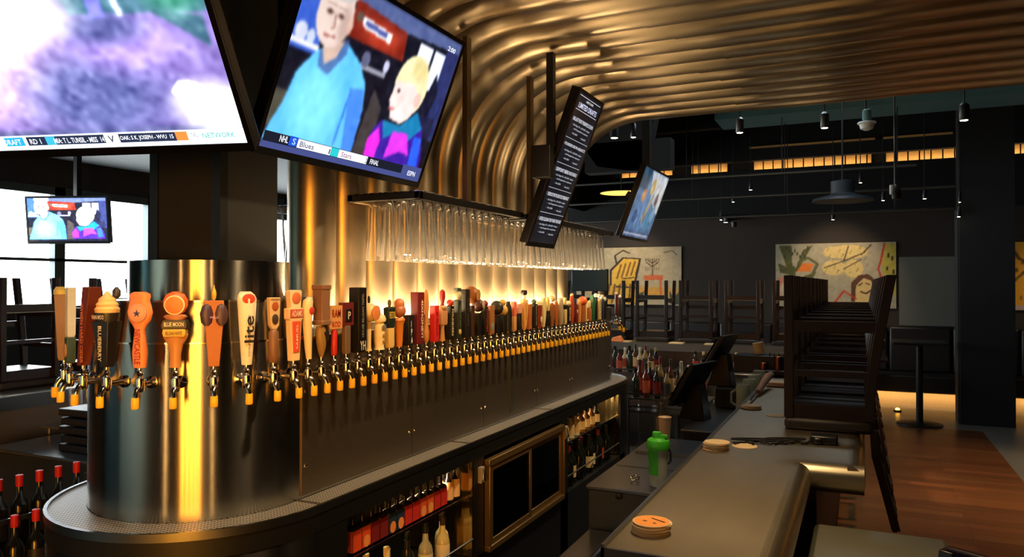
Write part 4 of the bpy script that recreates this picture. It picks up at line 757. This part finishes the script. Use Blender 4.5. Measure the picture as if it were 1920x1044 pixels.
for i in range(8): stool((-5.135, 2.5 + i * .62, BT + SH + .0007), (pi, 0, RAD(180)), 'dark bar stool upturned on the left counter before the windows, %s from the near end' % nth(i), 'upturned stools on the left counter')
stool((.19, 1.63, 0), (0, 0, RAD(60)), 'dark bar stool on the floor, only its back corner showing at lower right', 'stools standing on the floor')
for i, (x, y) in enumerate(((.66, 10.6),)):
    t = thing('high_table', 'small dark high table on one post left of the black column', 'table', (x, y, 0))
    b = MB(); b.box((-.3, -.3, 1.0), (.3, .3, 1.035), BLACKM); b.build('tabletop', t, bevel=.006)
    b = MB(); b.tube([(0, 0, .01), (0, 0, 1.0)], .04, BLACKM, 12); b.build('post', t)
    b = MB(); b.lathe([(.26, 0), (.26, .012), (.05, .03)], BLACKM, 20); b.build('foot', t)
for i, (x, y) in enumerate(((-3.6, 10.9), (-2.2, 11.0), (-1.15, 10.9), (-.12, 11.3))):
    t = thing('dining_table', 'dark dining table in the room beyond the bar, %s from left' % nth(i), 'table', (x, y, 0), group='dining tables')
    b = MB(); b.box((-.45, -.4, .72), (.45, .4, .75), WOODD); b.build('tabletop', t, bevel=.006)
    b = MB(); b.tube([(0, 0, .01), (0, 0, .72)], .05, BLACKM, 12); b.build('post', t)
    b = MB(); b.lathe([(.28, 0), (.28, .012), (.06, .03)], BLACKM, 20); b.build('foot', t)
    for k, (dx, dy) in enumerate(((-.18, .15), (-.08, .2), (.2, .1))):
        b = MB(); b.lathe([(.018, 0), (.02, .004), (.02, .07), (.012, .085), (.012, .10)], (CHROME, STAIN, GLASS)[k], 10); o = b.build('shaker', None, (x + dx, y + dy, .75))
        tag(o, 'small shaker on the %s dining table from left, %s of three' % (nth(i), nth(k)), 'shaker', 'table shakers')

# ------------------------------------------------------------------ things on the bar
PAPER = mat('coaster_board', (224, 196, 150), .8, 0, .06); ORANGEC = mat('coaster_orange', (240, 150, 60), .6, 0, .05); DKC = C(60, 34, 20)
def coasters(x, y, n, label, face=True, lab=None):
    for i in range(n):
        b = MB(); r = .052; ox, oy = (rnd.uniform(-.004, .004), rnd.uniform(-.004, .004)); last = i == n - 1
        b.lathe([(r - .001, 0), (r, .0004), (r, .0028), (r - .001, .0031)], PAPER, 32)
        o = b.build('coaster', None, (x + ox, y + oy, BT + .0002 + i * .0034), rz=RAD(-12) if face else rnd.uniform(0, 6), angle=30)
        if last:
            b = MB(); b.disc((0, 0, .0033), (1, 0, 0), (0, 1, 0), .049, ORANGEC if face else PAPER, 32); f = b.build('printed_face', o)
            if face:
                b = MB(); z = .0036
                for p in ([(-.022, -.012), (-.010, -.012), (-.010, -.005), (-.022, -.005)], [(.010, -.016), (.020, -.016), (.020, -.009), (.010, -.009)], [(-.012, .020), (.034, .006), (.036, .013), (-.010, .026)]): b.add([(q[0], q[1], z) for q in p], [(0, 1, 2, 3)], DKC)
                b.build('printed_mark', f)
        tag(o, ('topmost ' if last else 'plain ') + label, 'coaster', 'coasters ' + label)
coasters(-.525, 2.035, 9, 'coaster of the stack at the near end of the bar, orange face on top', True)
coasters(-.545, 3.17, 9, 'coaster of the stack beside the black cable', False)
coasters(-.545, 4.27, 6, 'coaster of the stack by the glass mugs', False)
b = MB(); b.lathe([(.051, 0), (.052, .0015), (.051, .003)], PAPER, 28); tag(b.build('coaster', None, (-.445, 3.27, BT)), 'single loose coaster lying beside the cable', 'coaster')
b = MB(); b.lathe([(.051, 0), (.052, .0015), (.051, .003)], PAPER, 28); tag(b.build('coaster', None, (-.40, 4.10, BT)), 'single loose coaster lying near the stools by the mugs', 'coaster')
cb = thing('power_cable', 'tangled black power cable with adapter lying across the bar', 'cable', (0, 0, BT))
pts = [(-.49, 3.27)]
for j in range(60):
    s = j / 59; pts.append((-.47 + .30 * s + .03 * sin(s * 19) * (1 - s), 3.30 + .16 * s + .022 * sin(s * 27 + 1)))
b = MB(); b.tube([(x, y, .006 + .004 * (i % 3 == 0)) for i, (x, y) in enumerate(pts)], .0042, RUBBER, 8); b.build('cord', cb)
b = MB(); b.tube([(-.40 + .14 * sin(a) * .8, 3.38 + .022 * cos(a) + .03 * sin(a), .012) for a in [j * 2 * pi / 30 for j in range(31)]], .004, RUBBER, 8); b.build('cord', cb)
b = MB(); b.tube([(-.30 + .10 * sin(a) * .8, 3.44 + .02 * cos(a) + .03 * sin(a), .013) for a in [j * 2 * pi / 30 for j in range(31)]], .004, RUBBER, 8); b.build('cord', cb)
b = MB(); b.box((-.20, 3.44, .001), (-.09, 3.53, .036), PLAST); b.box((-.185, 3.425, .004), (-.15, 3.45, .03), PLAST); b.build('adapter', cb, bevel=.008)
for i, (x, y) in enumerate(((-.672, 4.86), (-.672, 5.15), (-.672, 5.42), (-.672, 5.68))):
    t = thing('beer_mug', 'upturned clear glass mug beside the bar edge, %s from the near end' % nth(i), 'mug', (x, y, .955), group='glass mugs by the bar edge')
    b = MB(); b.lathe([(.042, 0), (.044, .01), (.042, .10), (.045, .15), (.040, .165), (.002, .166)], MUG, 20, cap=False); b.lathe([(.038, .0), (.037, .10), (.036, .14), (.002, .145)], MUG, 20, cap=False); b.build('cup', t, angle=60)
    b = MB(); b.tube([(-.042, -.0, .03), (-.07, -.005, .05), (-.07, -.005, .11), (-.043, 0, .13)], .007, MUG, 8); b.build('handle', t)
t = thing('towel', 'rolled brown cloth and brush handle leaning over the bar edge', 'cloth', (-.57, 4.75, BT + .006))
b = MB(); b.tube([(0, .0, .02), (.01, .2, .05), (.02, .35, .075), (.03, .45, .08)], [.018, .022, .026, .02], mat('cloth_tan', (176, 128, 90), .8, 0, .15, 60), 10); b.build('roll', t)
b = MB(); b.tube([(-.005, -.28, .0135), (0, .0, .024)], .007, CHROME, 8); b.build('handle', t)
t = thing('napkin_tray', 'flat tan napkin tray behind the rolled cloth', 'tray', (-.47, 5.3, BT + .0007))
b = MB(); b.box((-.10, -.1, 0), (.12, .1, .014), mat('tray_tan', (150, 100, 66), .6)); b.build('tray', t, bevel=.004)
b = MB(); b.box((-.09, -.08, .014), (.11, .08, .03), mat('napkin', (216, 180, 140), .8)); b.build('napkins', t, bevel=.003)
t = thing('condiment_station', 'black box station with copper cups behind the mugs', 'bar caddy', (-.66, 6.0, BT + .013))
b = MB(); b.box((-.22, -.12, .0), (.22, .12, .13), PLAST); b.box((-.06, -.24, .0), (.26, -.121, .035), PLAST); b.build('box', t, bevel=.006)
for k, x in enumerate((-.02, .085)):
    COP = mat('copper', (196, 110, 72), .25, 1); b = MB(); b.lathe([(.024, 0), (.026, .05 + .05 * k), (.022, .052 + .05 * k)], COP, 16); o = b.build('copper_cup', None, (-.66 + x + .02, 5.82, BT + .049)); tag(o, ('short' if k == 0 else 'tall') + ' copper cup standing in the black bar caddy', 'cup')
b = MB(); b.box((.04, -.05, .13), (.2, .05, .145), STAIN)
for q in range(5): b.tube([(.04 + q * .03, -.1, .125), (.04 + q * .032, -.11, .155)], .004, (GRNP := C(60, 100, 50)) if q > 2 else PLAST, 6)
b.build('straws', t)
t = thing('receipt_roll', 'white paper roll on the black caddy', 'paper roll', (-.70, 5.98, BT + .1525), rot=(0, RAD(-12), 0))
b = MB(); b.lathe([(.040, 0), (.041, .085), (.010, .086)], mat('paper', (232, 204, 150), .8), 20); b.build('roll', t)
# point of sale terminals
def pos(loc, rz, label):
    t = thing('point_of_sale_terminal', label, 'till screen', loc, rz)
    b = MB(); q = [(-.02, -.18, .10), (.02, -.18, .10), (.02, .18, .10), (-.02, .18, .10)]; b.hexa(q, [(x + .17, y, z + .30) for x, y, z in q], PLAST); b.build('monitor', t, bevel=.006)
    b = MB(); b.hexa([(.0, -.06, 0), (.2, -.06, 0), (.2, .06, 0), (.0, .06, 0)], [(.09, -.05, .25), (.16, -.05, .25), (.16, .05, .25), (.09, .05, .25)], PLAST); b.build('stand', t, bevel=.006)
    b = MB(); b.hexa([(-.023, -.16, .13), (-.021, -.16, .13), (-.021, .16, .13), (-.023, .16, .13)], [(.115, -.16, .375), (.117, -.16, .375), (.117, .16, .375), (.115, .16, .375)], SCREENBK); b.build('screen', t)
    return t
pos((-1.16, 5.35, .80), RAD(-15), 'large black till screen tilted back on the bar well, nearer one')
pos((-1.09, 6.02, .955), RAD(-10), 'black till screen tilted back behind the glass mugs, farther one')
# under-bar steel units on the right
def unit(name, label, cat, a, bb_, parts=()):
    t = thing(name, label, cat, (0, 0, 0)); b = MB(); b.box((a[0], a[1], a[2]), (bb_[0], bb_[1], bb_[2] - .02), DARKST); b.build('body', t, bevel=.006)
    b = MB(); b.box((a[0] - .01, a[1] - .01, bb_[2] - .02), (bb_[0], bb_[1], bb_[2]), STAIN); b.build('top', t, bevel=.005); return t
t = unit('ice_bin', 'steel ice bin with flat lid under the bar beside the shaker bottle', 'ice bin', (-1.17, 3.36, .10), (-.62, 4.55, .80))
b = MB(); b.box((-1.16, 3.78, .80), (-.63, 3.785, .803), CHROME); b.build('lid_seam', t); b = MB(); b.box((-1.15, 4.1, .80), (-.63, 4.5, .815), STAIN); b.build('lid', t)
b = MB(); b.lathe([(.016, 0), (.014, .006), (.001, .008)], PLAST, 12); b.v = [(-1.02 + x, 3.352 - z, .765 + y) for x, y, z in b.v]; b.build('drain_plug', t)
b = MB(); b.tube([(-.99 + .02 * cos(a), 3.52 + .02 * sin(a), .806 + .003 * j % .02) for j, a in enumerate([k * pi / 5 for k in range(28)])], .003, CHROME, 6); tag(b.build('wire_coil'), 'small coil of shiny wire beside the shaker bottle', 'wire')
t = unit('sink_unit', 'low steel sink unit under the near end of the bar', 'sink', (-1.15, 2.2, .10), (-.62, 3.34, .60))
b = MB(); b.loft([sect(z, hy, hx, False, -.86, 2.92) for z, hy, hx in ((.601, .14, .12), (.66, .15, .13), (.66, .13, .11), (.62, .12, .10))], PLAST); b.build('black_insert', t, bevel=.01)
t = unit('storage_cabinet', 'black under-bar cabinet with a curved pale handle beyond the ice bin', 'cabinet', (-1.06, 4.9, .05), (-.62, 6.4, .80))
b = MB(); b.tube([(-.93, 4.885, .915 - .20), (-.86, 4.87, .925 - .20), (-.79, 4.872, .915 - .20), (-.745, 4.885, .885 - .20)], .011, CREAM, 8); b.build('handle', t)
b = MB(); b.box((-1.02, 5.86, .801), (-.64, 6.25, .954), PLAST); tag(b.build('printer', bevel=.01), 'black printer box under the condiment station behind the bar edge', 'printer')
b = MB(); b.box((-.72, 4.70, .85), (-.62, 5.75, .954), STAIN); tag(b.build('drain_shelf', bevel=.005), 'narrow steel shelf under the upturned mugs', 'shelf')
t = thing('paper_cup', 'tall white paper cup standing on the ice bin', 'cup', (-1.06, 4.42, .815))
b = MB(); b.lathe([(.028, 0), (.038, .14), (.040, .142), (.037, .145), (.036, .14)], mat('cup_white', (236, 206, 168), .6), 20); b.build('cup', t)
t = thing('bitters_bottle', 'small bottle with pale label behind the paper cup', 'bottle', (-1.10, 4.50, .815))
b = MB(); b.lathe([(.03, 0), (.032, .01), (.032, .14), (.013, .18), (.013, .21)], C(60, 60, 56, rough=.2), 14); b.build('body', t)
b = MB(); b.lathe([(.033, .05), (.033, .13)], C(130, 124, 110), 14, cap=False); b.build('label', t)
# shaker bottle
t = thing('shaker_bottle', 'green and clear plastic shaker bottle standing on the ice bin', 'bottle', (-.865, 3.475, .803))
SG = mat('shaker_green', (70, 190, 50), .35, 0, .05); SCL = glassy('shaker_clear', (.72, .76, .72), 2.2, .12)
FRST = mat('shaker_frost', (196, 206, 196), .3, 0, .05); FRST.node_tree.nodes['Principled BSDF'].inputs['Alpha'].default_value = .72
b = MB(); b.lathe([(.036, 0), (.040, .006), (.041, .06), (.047, .175), (.0, .176)], FRST, 24); o = b.build('clear_body', t)
n = 14; b = MB(); b.loft([[((r + .0012) * cos(a), (r + .0012) * sin(a), z) for a in [RAD(165) + RAD(119) * j / n for j in range(n + 1)]] for z, r in ((.055, .041), (.10, .0432), (.172, .0468))], SG, cap=False, closed=False); b.build('green_panel', o)
b = MB(); b.lathe([(.049, .170), (.055, .178), (.055, .200), (.050, .215), (.036, .224), (.034, .226)], SG, 24); b.lathe([(.022, .226), (.022, .246), (.019, .252), (.0, .253)], SG, 16, (-.006, 0, 0)); b.box((-.01, -.012, .226), (.045, .012, .240), SG); b.build('lid', t, bevel=.002)
b = MB(); b.tube([(.042, .0, .19), (.058, 0, .16), (.058, 0, .12), (.046, 0, .105)], .005, PLAST, 8); b.build('carry_loop', t)
# bottle racks at the far end of the aisle
def shelf_rack(name, label, x0, x1, y0, y1, zs):
    t = thing(name, label, 'bottle rack', (0, 0, 0), group='bottle racks')
    for z in zs: b = MB(); b.box((x0, y0, z - .015), (x1, y1, z), STAIN); b.box((x0, y0 - .004, z + .03), (x1, y0, z + .045), STAIN); b.build('shelf', t)
    for x in (x0 + .01, x1 - .01):
        for y in (y0 + .01, y1 - .01): b = MB(); b.tube([(x, y, 0), (x, y, zs[-1])], .012, STAIN, 8); b.build('leg', t)
    return t
pal = [((90, 30, 24), (40, 36, 34), (190, 90, 60)), ((34, 40, 32), (30, 30, 30), None), ((150, 140, 110), (200, 196, 180), (150, 60, 50)), ((70, 44, 24), (60, 50, 40), (206, 180, 130)), ((120, 100, 60), (110, 40, 34), (60, 60, 60)), ((30, 28, 30), (150, 130, 80), (120, 30, 30))]
shelf_rack('bottle_rack', 'two tier steel bottle rack at the far end of the aisle', -2.0, -1.25, 6.85, 7.25, (.56, .68))
for i in range(14):
    g, cp, lb = pal[(i * 5 + 1) % 6]
    bottle((-1.94 + (i % 7) * .10, 6.93 + .14 * (i // 7), .68), 'liquor bottle in the steel rack, %s row, %s from left' % (('front', 'rear')[i // 7], nth(i % 7)), g, cp, lb, .27 + .05 * ((i * 3) % 4) / 3 + .05 * (i // 7), .036, group='liquor bottles in the steel rack')
shelf_rack('bottle_rack', 'wide stepped bottle rack against the far counter', -2.9, -1.95, 7.75, 8.4, (.62, .80))
for i in range(16):
    g, cp, lb = pal[(i * 7 + 2) % 6]
    bottle((-2.84 + (i % 8) * .115, 7.85 + .22 * (i // 8), .80), 'liquor bottle in the stepped rack, %s row, %s from left' % (('front', 'rear')[i // 8], nth(i % 8)), g, cp, lb, .24 + .04 * ((i * 3) % 4) / 3, .036, group='liquor bottles in the stepped rack')
t = unit('prep_counter', 'steel prep shelf with small bottles below the far counter', 'counter', (-1.85, 8.0, .1), (-.75, 8.55, .82))
b = MB(); b.box((-1.0, 7.98, .82), (-.80, 8.2, 1.0), mat('dispenser_grey', (120, 112, 98), .4, .5)); tag(b.build('towel_dispenser', bevel=.006), 'grey steel dispenser box on the prep shelf', 'dispenser')
for i in range(6):
    bottle((-1.62 + i * .085, 8.15, .82), 'small dark bottle on the prep shelf, %s from left' % nth(i), (34, 26, 24), (180, 160, 120) if i % 2 else (30, 30, 30), ((150, 40, 36), (216, 200, 150), (90, 40, 34))[i % 3], .2, .032, group='small bottles on the prep shelf')
b = MB(); b.box((-1.85, 7.86, .62), (-1.45, 7.989, .74), STAIN); b.box((-1.8, 7.88, 0), (-1.75, 7.93, .62), STAIN); tag(b.build('hand_sink', bevel=.03), 'small rounded steel hand sink on the prep shelf front', 'sink')
for i, (x, s) in enumerate(((-2.6, .14), (-2.0, .16), (-1.6, .13))):
    b = MB(); b.box((x, 8.52, BT), (x + s, 8.66, BT + .012), PAPER); tag(b.build('napkin_stack'), 'flat pale napkin stack on the far counter edge, %s from left' % nth(i), 'napkins')
t = thing('folded_cloth', 'orange and white folded cloth lying on the far counter at left', 'cloth', (-2.62, 8.54, BT + .001))
b = MB(); b.loft([[(-.08, -.02, 0), (.08, -.03, 0), (.09, .05, 0), (-.08, .05, 0)], [(-.05, -.01, .05), (.06, -.01, .07), (.04, .03, .08), (-.06, .03, .04)]], mat('cloth_orange', (226, 130, 70), .8)); b.build('cloth', t, bevel=.008)
t = thing('back_monitor', 'dark blue screen seen between the pipes and the far end of the taps', 'monitor', (-2.52, 6.75, 1.06))
b = MB(); b.box((0, 0, .62), (.36, .04, .83), mat('monitor_blue', (18, 30, 38), .3)); b.build('case', t, bevel=.005)
b = MB(); b.tube([(.30, .02, -1.06), (.30, .02, .62)], .03, mat('post_grey', (110, 100, 80), .5), 10); b.build('post', t)

# ------------------------------------------------------------------ left side behind the tower
t = unit('left_counter_unit', 'steel under-bar shelf unit at the left behind the drum', 'counter', (-4.6, 2.66, .1), (-3.72, 4.6, .80))
b = MB()
for z in (.3, .5): b.box((-3.74, 2.67, z), (-3.70, 4.5, z + .02), STAIN)
b.build('front_rail', t)
t = thing('glass_shelf_rack', 'wire shelf stacked with clear glasses behind the drum', 'shelf', (0, 0, 0))
for x, y in ((-4.66, 3.05), (-4.66, 4.4), (-4.24, 3.06), (-4.24, 4.4)): b = MB(); b.tube([(x, y, .8005), (x, y, .85)], .012, STAIN, 8); b.build('foot', t)
for z in (.86,): b = MB(); b.box((-4.68, 3.0, z - .01), (-4.2, 5.2, z), STAIN); b.build('shelf', t)
G1 = None
for k in range(2):
    for i in range(3):
        for j in range(9):
            b = None
            if G1 is None:
                b = MB(); b.lathe([(.030, 0), (.036, .004), (.040, .115)], GLASS, 16, cap=False); b.lathe([(.028, .006), (.038, .115)], GLASS, 16, cap=False); G1 = o = b.build('tumbler', angle=60)
            else: o = G1.copy(); COL.objects.link(o)
            o.location = (-4.28 - i * .10, 3.1 + j * .15, .861 + k * .118); tag(o, 'clear tumbler in the stacked rows behind the drum on the left', 'glass', 'stacked tumblers on the left')
t = thing('drain_mats', 'stack of black trays on the left steel shelf', 'trays', (-3.97, 2.9, .801))
for i in range(5): b = MB(); b.box((-.17 + .02 * (i % 2), -.14, i * .05), (.22 - .03 * (i % 3), .42 + .03 * (i % 2), i * .05 + .042), PLAST); b.build('tray', t, bevel=.008)
t = thing('wine_rack', 'steel rack holding red capsule wine bottles at lower left', 'rack', (0, 0, 0))
for x0, z in ((-3.30, .46), (-3.42, .58)): b = MB(); b.box((x0 - .06, 1.5, z - .02), (x0 + .10, 2.45, z - .001), STAIN); b.build('shelf', t)
b = MB(); b.bar((-3.17, 1.5, .55), (-3.17, 2.45, .55), .012, .03, STAIN); b.bar((-3.36, 1.5, .72), (-3.36, 2.45, .72), .012, .02, STAIN); b.build('rail', t)
for yy in (1.49, 2.46):
    for xx in (-3.46, -3.19): b = MB(); b.box((xx - .012, yy - .012, 0), (xx + .012, yy + .012, .82), STAIN); b.build('leg', t)
for i in range(18):
    r, q = divmod(i, 9)
    bottle(((-3.25, -3.43)[r], 1.62 + q * .09 + r * .04, (.46, .58)[r]), 'dark wine bottle with red capsule, %s row, %s from the near end' % (('front', 'rear')[r], nth(q)), (18, 20, 18), (206, 34, 42), (40, 38, 36) if i % 2 else None, .31, .037, group='wine bottles at lower left', lz=(.15, .48))

# ------------------------------------------------------------------ pictures on the back wall
def picture(name, label, x0, w, z0, h, c):
    t = thing(name, label, 'painting', (x0, 12.57, z0), group='paintings on the back wall')
    b = MB(); b.box((0, 0, 0), (w, .03, h), C(40, 36, 34)); b.build('panel', t)
    c.build('picture', t, (0, -.002, 0), (1, 0, 0), (0, 0, 1), w, h, attr_mat('paint_' + name + str(x0), 0, .8)); return t
BGC = (176, 160, 128)
k = Canvas(200, 110, BGC)
k.soft(.62, .22, .6, .14, (206, 150, 60)).poly([(.2, .02), (.62, .02), (.56, .5), (.5, .55), (.3, .5)], (206, 158, 50))
k.poly([(.34, .35), (.36, .62), (.46, .82), (.62, .80), (.60, .62), (.57, .40), (.52, .48), (.44, .46), (.42, .34)], (220, 172, 60))
for i in range(5): k.line([(.40 + i * .045, .46 + i * .02), (.44 + i * .045, .70 + i * .02)], .008, (120, 76, 30))
for i in range(6): k.line([(.24 + i * .055, .04), (.28 + i * .05, .36)], .009, (110, 70, 28))
k.line([(.34, .35), (.34, .60), (.46, .82), (.62, .80), (.60, .62), (.57, .38)], .010, (50, 36, 26)).line([(.40, .7), (.38, .86), (.46, .95), (.52, .90)], .008, (50, 36, 26)).line([(.40, .32), (.60, .30)], .012, (50, 36, 26)).line([(.46, .46), (.56, .48)], .008, (50, 36, 26))
k.rect(.655, .44, .83, .52, (196, 96, 54)).rect(.67, .12, .69, .44, (190, 120, 76)).rect(.80, .12, .82, .44, (196, 104, 60)).line([(.735, .52), (.735, .80)], .006, (80, 60, 40)).line([(.68, .74), (.735, .66), (.79, .74)], .006, (80, 60, 40)).line([(.70, .76), (.735, .72), (.77, .76)], .006, (80, 60, 40))
for i in range(7): k.oval(.675 + i * .02, .78, .004, .02, (70, 54, 40)); k.line([(.675 + i * .02, .6), (.675 + i * .02, .66)], .002, (90, 70, 50))
k.poly([(.90, .02), (.89, .26), (.93, .14), (.98, .24), (.98, .02)], (60, 70, 50)).poly([(.57, .02), (.60, .2), (.66, .24), (.64, .1)], (70, 66, 44)).line([(.84, .9), (.92, .93), (.96, .86)], .005, (70, 60, 50)).noise(5, 2, 4).blur(1)
picture('painting', 'wall painting of a striped animal and a small red table', -4.6, 1.87, 1.38, 1.0, k)
k = Canvas(200, 110, (170, 158, 132)); DG = (84, 84, 44)
for p in ([(.03, .98), (.10, .62), (.15, .5), (.14, .98)], [(.15, .5), (.24, .9), (.32, .98), (.20, .60)], [(.02, .70), (.12, .62), (.14, .5), (.04, .55)], [(.13, .65), (.17, .65), (.18, .3), (.13, .3)], [(.16, .42), (.30, .40), (.35, .55), (.26, .50)]): k.poly(p, DG)
for i in range(10): k.oval(.08 + (i * 7 % 10) * .022, .80 + (i % 4) * .045, .006, .03, (50, 50, 34))
k.poly([(.18, .56), (.24, .70), (.33, .68), (.30, .56)], (222, 116, 40)).line([(.20, .70), (.28, .78), (.36, .68), (.32, .52)], .014, (100, 96, 56))
k.poly([(.0, .42), (.06, .48), (.16, .42), (.14, .10), (.08, .08), (.03, .24)], (206, 126, 104)).oval(.10, .28, .06, .13, (190, 184, 150)).oval(.11, .26, .03, .06, (96, 92, 60))
for x, y, rx, ry in ((.50, .62, .10, .12), (.62, .86, .16, .11), (.50, .86, .09, .09), (.66, .60, .08, .14)): k.oval(x, y, rx, ry, (210, 180, 110)).oval(x, y, rx * .93, ry * .93, (218, 190, 122))
for i in range(40): k.oval(.42 + (i * 37 % 100) / 100 * .36, .54 + (i * 53 % 100) / 100 * .42, .004, .008, (90, 64, 40))
k.line([(.42, .62), (.58, .72), (.74, .84), (.80, .96)], .007, (80, 60, 44)).line([(.58, .72), (.62, .95)], .005, (80, 60, 44)).line([(.58, .6), (.72, .74)], .005, (80, 60, 44))
k.poly([(.64, .10), (.64, .38), (.70, .50), (.78, .52), (.86, .38), (.84, .10)], (92, 56, 36)).poly([(.67, .06), (.68, .34), (.74, .46), (.80, .42), (.84, .26), (.84, .06)], (214, 182, 118)).line([(.70, .34), (.73, .38)], .006, (60, 40, 30)).line([(.76, .38), (.79, .36)], .006, (60, 40, 30)).line([(.72, .25), (.76, .22), (.80, .27)], .009, (70, 36, 28)).line([(.48, .02), (.58, .26), (.68, .14)], .009, (196, 60, 40))
k.poly([(.90, .98), (.88, .70), (.90, .45), (.96, .2), (1, .2), (1, .98)], (176, 160, 66)).line([(.91, .98), (.88, .72), (.86, .6), (.89, .40), (.95, .22)], .008, (180, 50, 40))
for x, y in ((.93, .6), (.97, .75), (.95, .42), (.98, .55), (.94, .8)): k.rect(x - .008, y - .03, x + .008, y + .03, (40, 36, 26))
k.noise(5, 6, 4).blur(1)
picture('painting', 'wall painting of plants, leaves and a smiling head with a red straw', -1.23, 1.71, 1.38, 1.0, k)
k = Canvas(120, 70, (232, 160, 36))
for i in range(40): k.rect((i * 37 % 100) / 100 - .006, (i * 61 % 100) / 100 - .03, (i * 37 % 100) / 100 + .006, (i * 61 % 100) / 100 + .03, (80, 44, 20))
k.line([(.0, .4), (.1, .6), (.2, .9)], .008, (60, 36, 20)).line([(.0, .9), (.05, .75), (.16, .7)], .01, (60, 36, 20)).rect(0, 0, 1, .06, (200, 170, 170)).blur(1)
picture('painting', 'bright orange wall painting with dark dashes at the right edge', 1.94, 1.8, 1.38, .96, k)
b = MB(); b.box((.52, 12.56, 1.13), (1.5, 12.6, 2.15), mat('panel_grey', (104, 102, 92), .8, 0, .06)); struct(b.build('trim_6'))

# ------------------------------------------------------------------ ceiling spotlights, camera and lamps
spots = [(-2.17, 7, 3.17, 1.5), (-1.98, 7, 3.16, 1), (-.99, 7, 3.12, 1.2), (-1.41, 11, 3.08, .9), (-1.65, 11, 2.92, .7), (-1.82, 11, 2.67, .7), (-.39, 9, 3.83, .9), (-.28, 7, 3.10, 1.2), (-.34, 11, 2.62, .8), (0, 11, 3.1, .8), (.27, 11, 2.85, .8), (.75, 11, 2.85, .9), (1.10, 10.7, 2.58, .8), (1.1, 10.6, 2.75, .6), (.76, 7, 3.07, 1.3)]
for i, (x, y, z, s) in enumerate(spots):
    t = thing('ceiling_spotlight', 'small dark ceiling spotlight with glowing lens, %s from left of the dining room lights' % nth(i), 'spotlight', (x, y, z), group='ceiling spotlights')
    s *= .75; b = MB(); b.lathe([(.036 * s, .0), (.04 * s, .005), (.04 * s, .12), (.02 * s, .14)], PLAST, 14, cap=True); b.build('housing', t)
    b = MB(); b.lathe([(.001, -.006 * s), (.02 * s, -.004), (.030 * s, -.001)], LED, 14); b.build('lens', t)
    b = MB(); b.tube([(0, 0, .13), (0, 0, 4.98 - z)], .006, BLACKM, 6); b.build('rod', t)
t = thing('security_camera', 'white dome security camera on a bent grey conduit', 'camera', (.05, 7, 3.1))
DOME = mat('dome_white', (200, 206, 204), .4)
b = MB(); b.lathe([(.02, -.05), (.05, -.035), (.06, 0), (.075, .01), (.07, .02), (.03, .03)], DOME, 20); b.build('dome', t)
b = MB(); b.lathe([(.03, .03), (.035, .04), (.035, .12), (.02, .13)], TEAL, 14); b.build('base', t)
b = MB(); b.tube([(-.01, 0, .12), (-.01, 0, .25), (.0, 0, .30), (.05, 0, .33), (.5, 0, .37), (.52, 0, 1.89)], .010, STAIN, 8); b.build('conduit', t)
t = thing('hanging_sensor', 'small grey sensor hanging on a long thin rod', 'sensor', (.278, 7.2, 2.52))
b = MB(); b.tube([(-.01, 0, .08), (-.02, 0, 2.47)], .008, STAIN, 8); b.build('rod', t)
b = MB(); b.lathe([(.004, -.05), (.035, -.04), (.04, 0), (.03, .06), (.012, .085)], BLACKM, 14); b.lathe([(.022, .0), (.022, .08)], DOME, 10, (-.03, 0, 0)); b.build('body', t)
t = thing('pendant_lamp', 'wide dark pendant lampshade hanging in the dining room', 'pendant lamp', (-.18, 9, 2.66))
b = MB(); b.lathe([(.32, 0), (.30, .03), (.14, .07), (.12, .09), (.12, .22), (.03, .24)], mat('shade_blue', (24, 30, 36), .6), 28); b.build('lamp_shade', t)
b = MB(); b.tube([(0, 0, .23), (0, 0, 2.33)], .01, BLACKM, 6); b.build('cord', t)
t = thing('pendant_lamp', 'thin saucer lamp glowing warm behind the small tilted television', 'pendant lamp', (-2.7, 9, 2.88))
b = MB(); b.lathe([(.27, 0), (.25, .02), (.05, .05)], BLACKM, 28); b.build('lamp_shade', t)
b = MB(); b.lathe([(.001, -.004), (.25, -.002), (.262, .0)], glow('saucer_glow', (255, 190, 90), 1.6), 28); b.build('diffuser', t)
b = MB(); b.tube([(0, 0, .04), (0, 0, 2.1)], .008, BLACKM, 6); b.build('cord', t)
t = thing('floor_light', 'tiny glowing floor light in front of the banquette', 'light', (.45, 11.5, 0))
b = MB(); b.lathe([(.05, 0), (.05, .02), (.03, .03)], BLACKM, 14); b.build('base', t)
b = MB(); b.lathe([(.03, .03), (.02, .05), (.001, .055)], glow('floor_lens', (255, 180, 60), 12), 12); b.build('lens', t)
t = thing('wall_spotlight', 'black double spotlight fixed high on the back wall between the paintings', 'spotlight', (-1.95, 12.35, 2.74))
b = MB(); b.lathe([(.05, 0), (.06, .02), (.06, .10), (.03, .12)], PLAST, 12); b.lathe([(.04, -.08), (.045, -.06), (.045, .0)], PLAST, 12, (.11, 0, 0)); b.build('housing', t)
b = MB(); b.bar((.03, .0, .06), (.03, .25, .06), .03, .03, PLAST); b.build('bracket', t)
b = MB(); b.lathe([(.001, -.004), (.03, -.001)], LED, 10, (-.02, 0, 0)); b.build('lens', t)
bpy.context.view_layer.update()
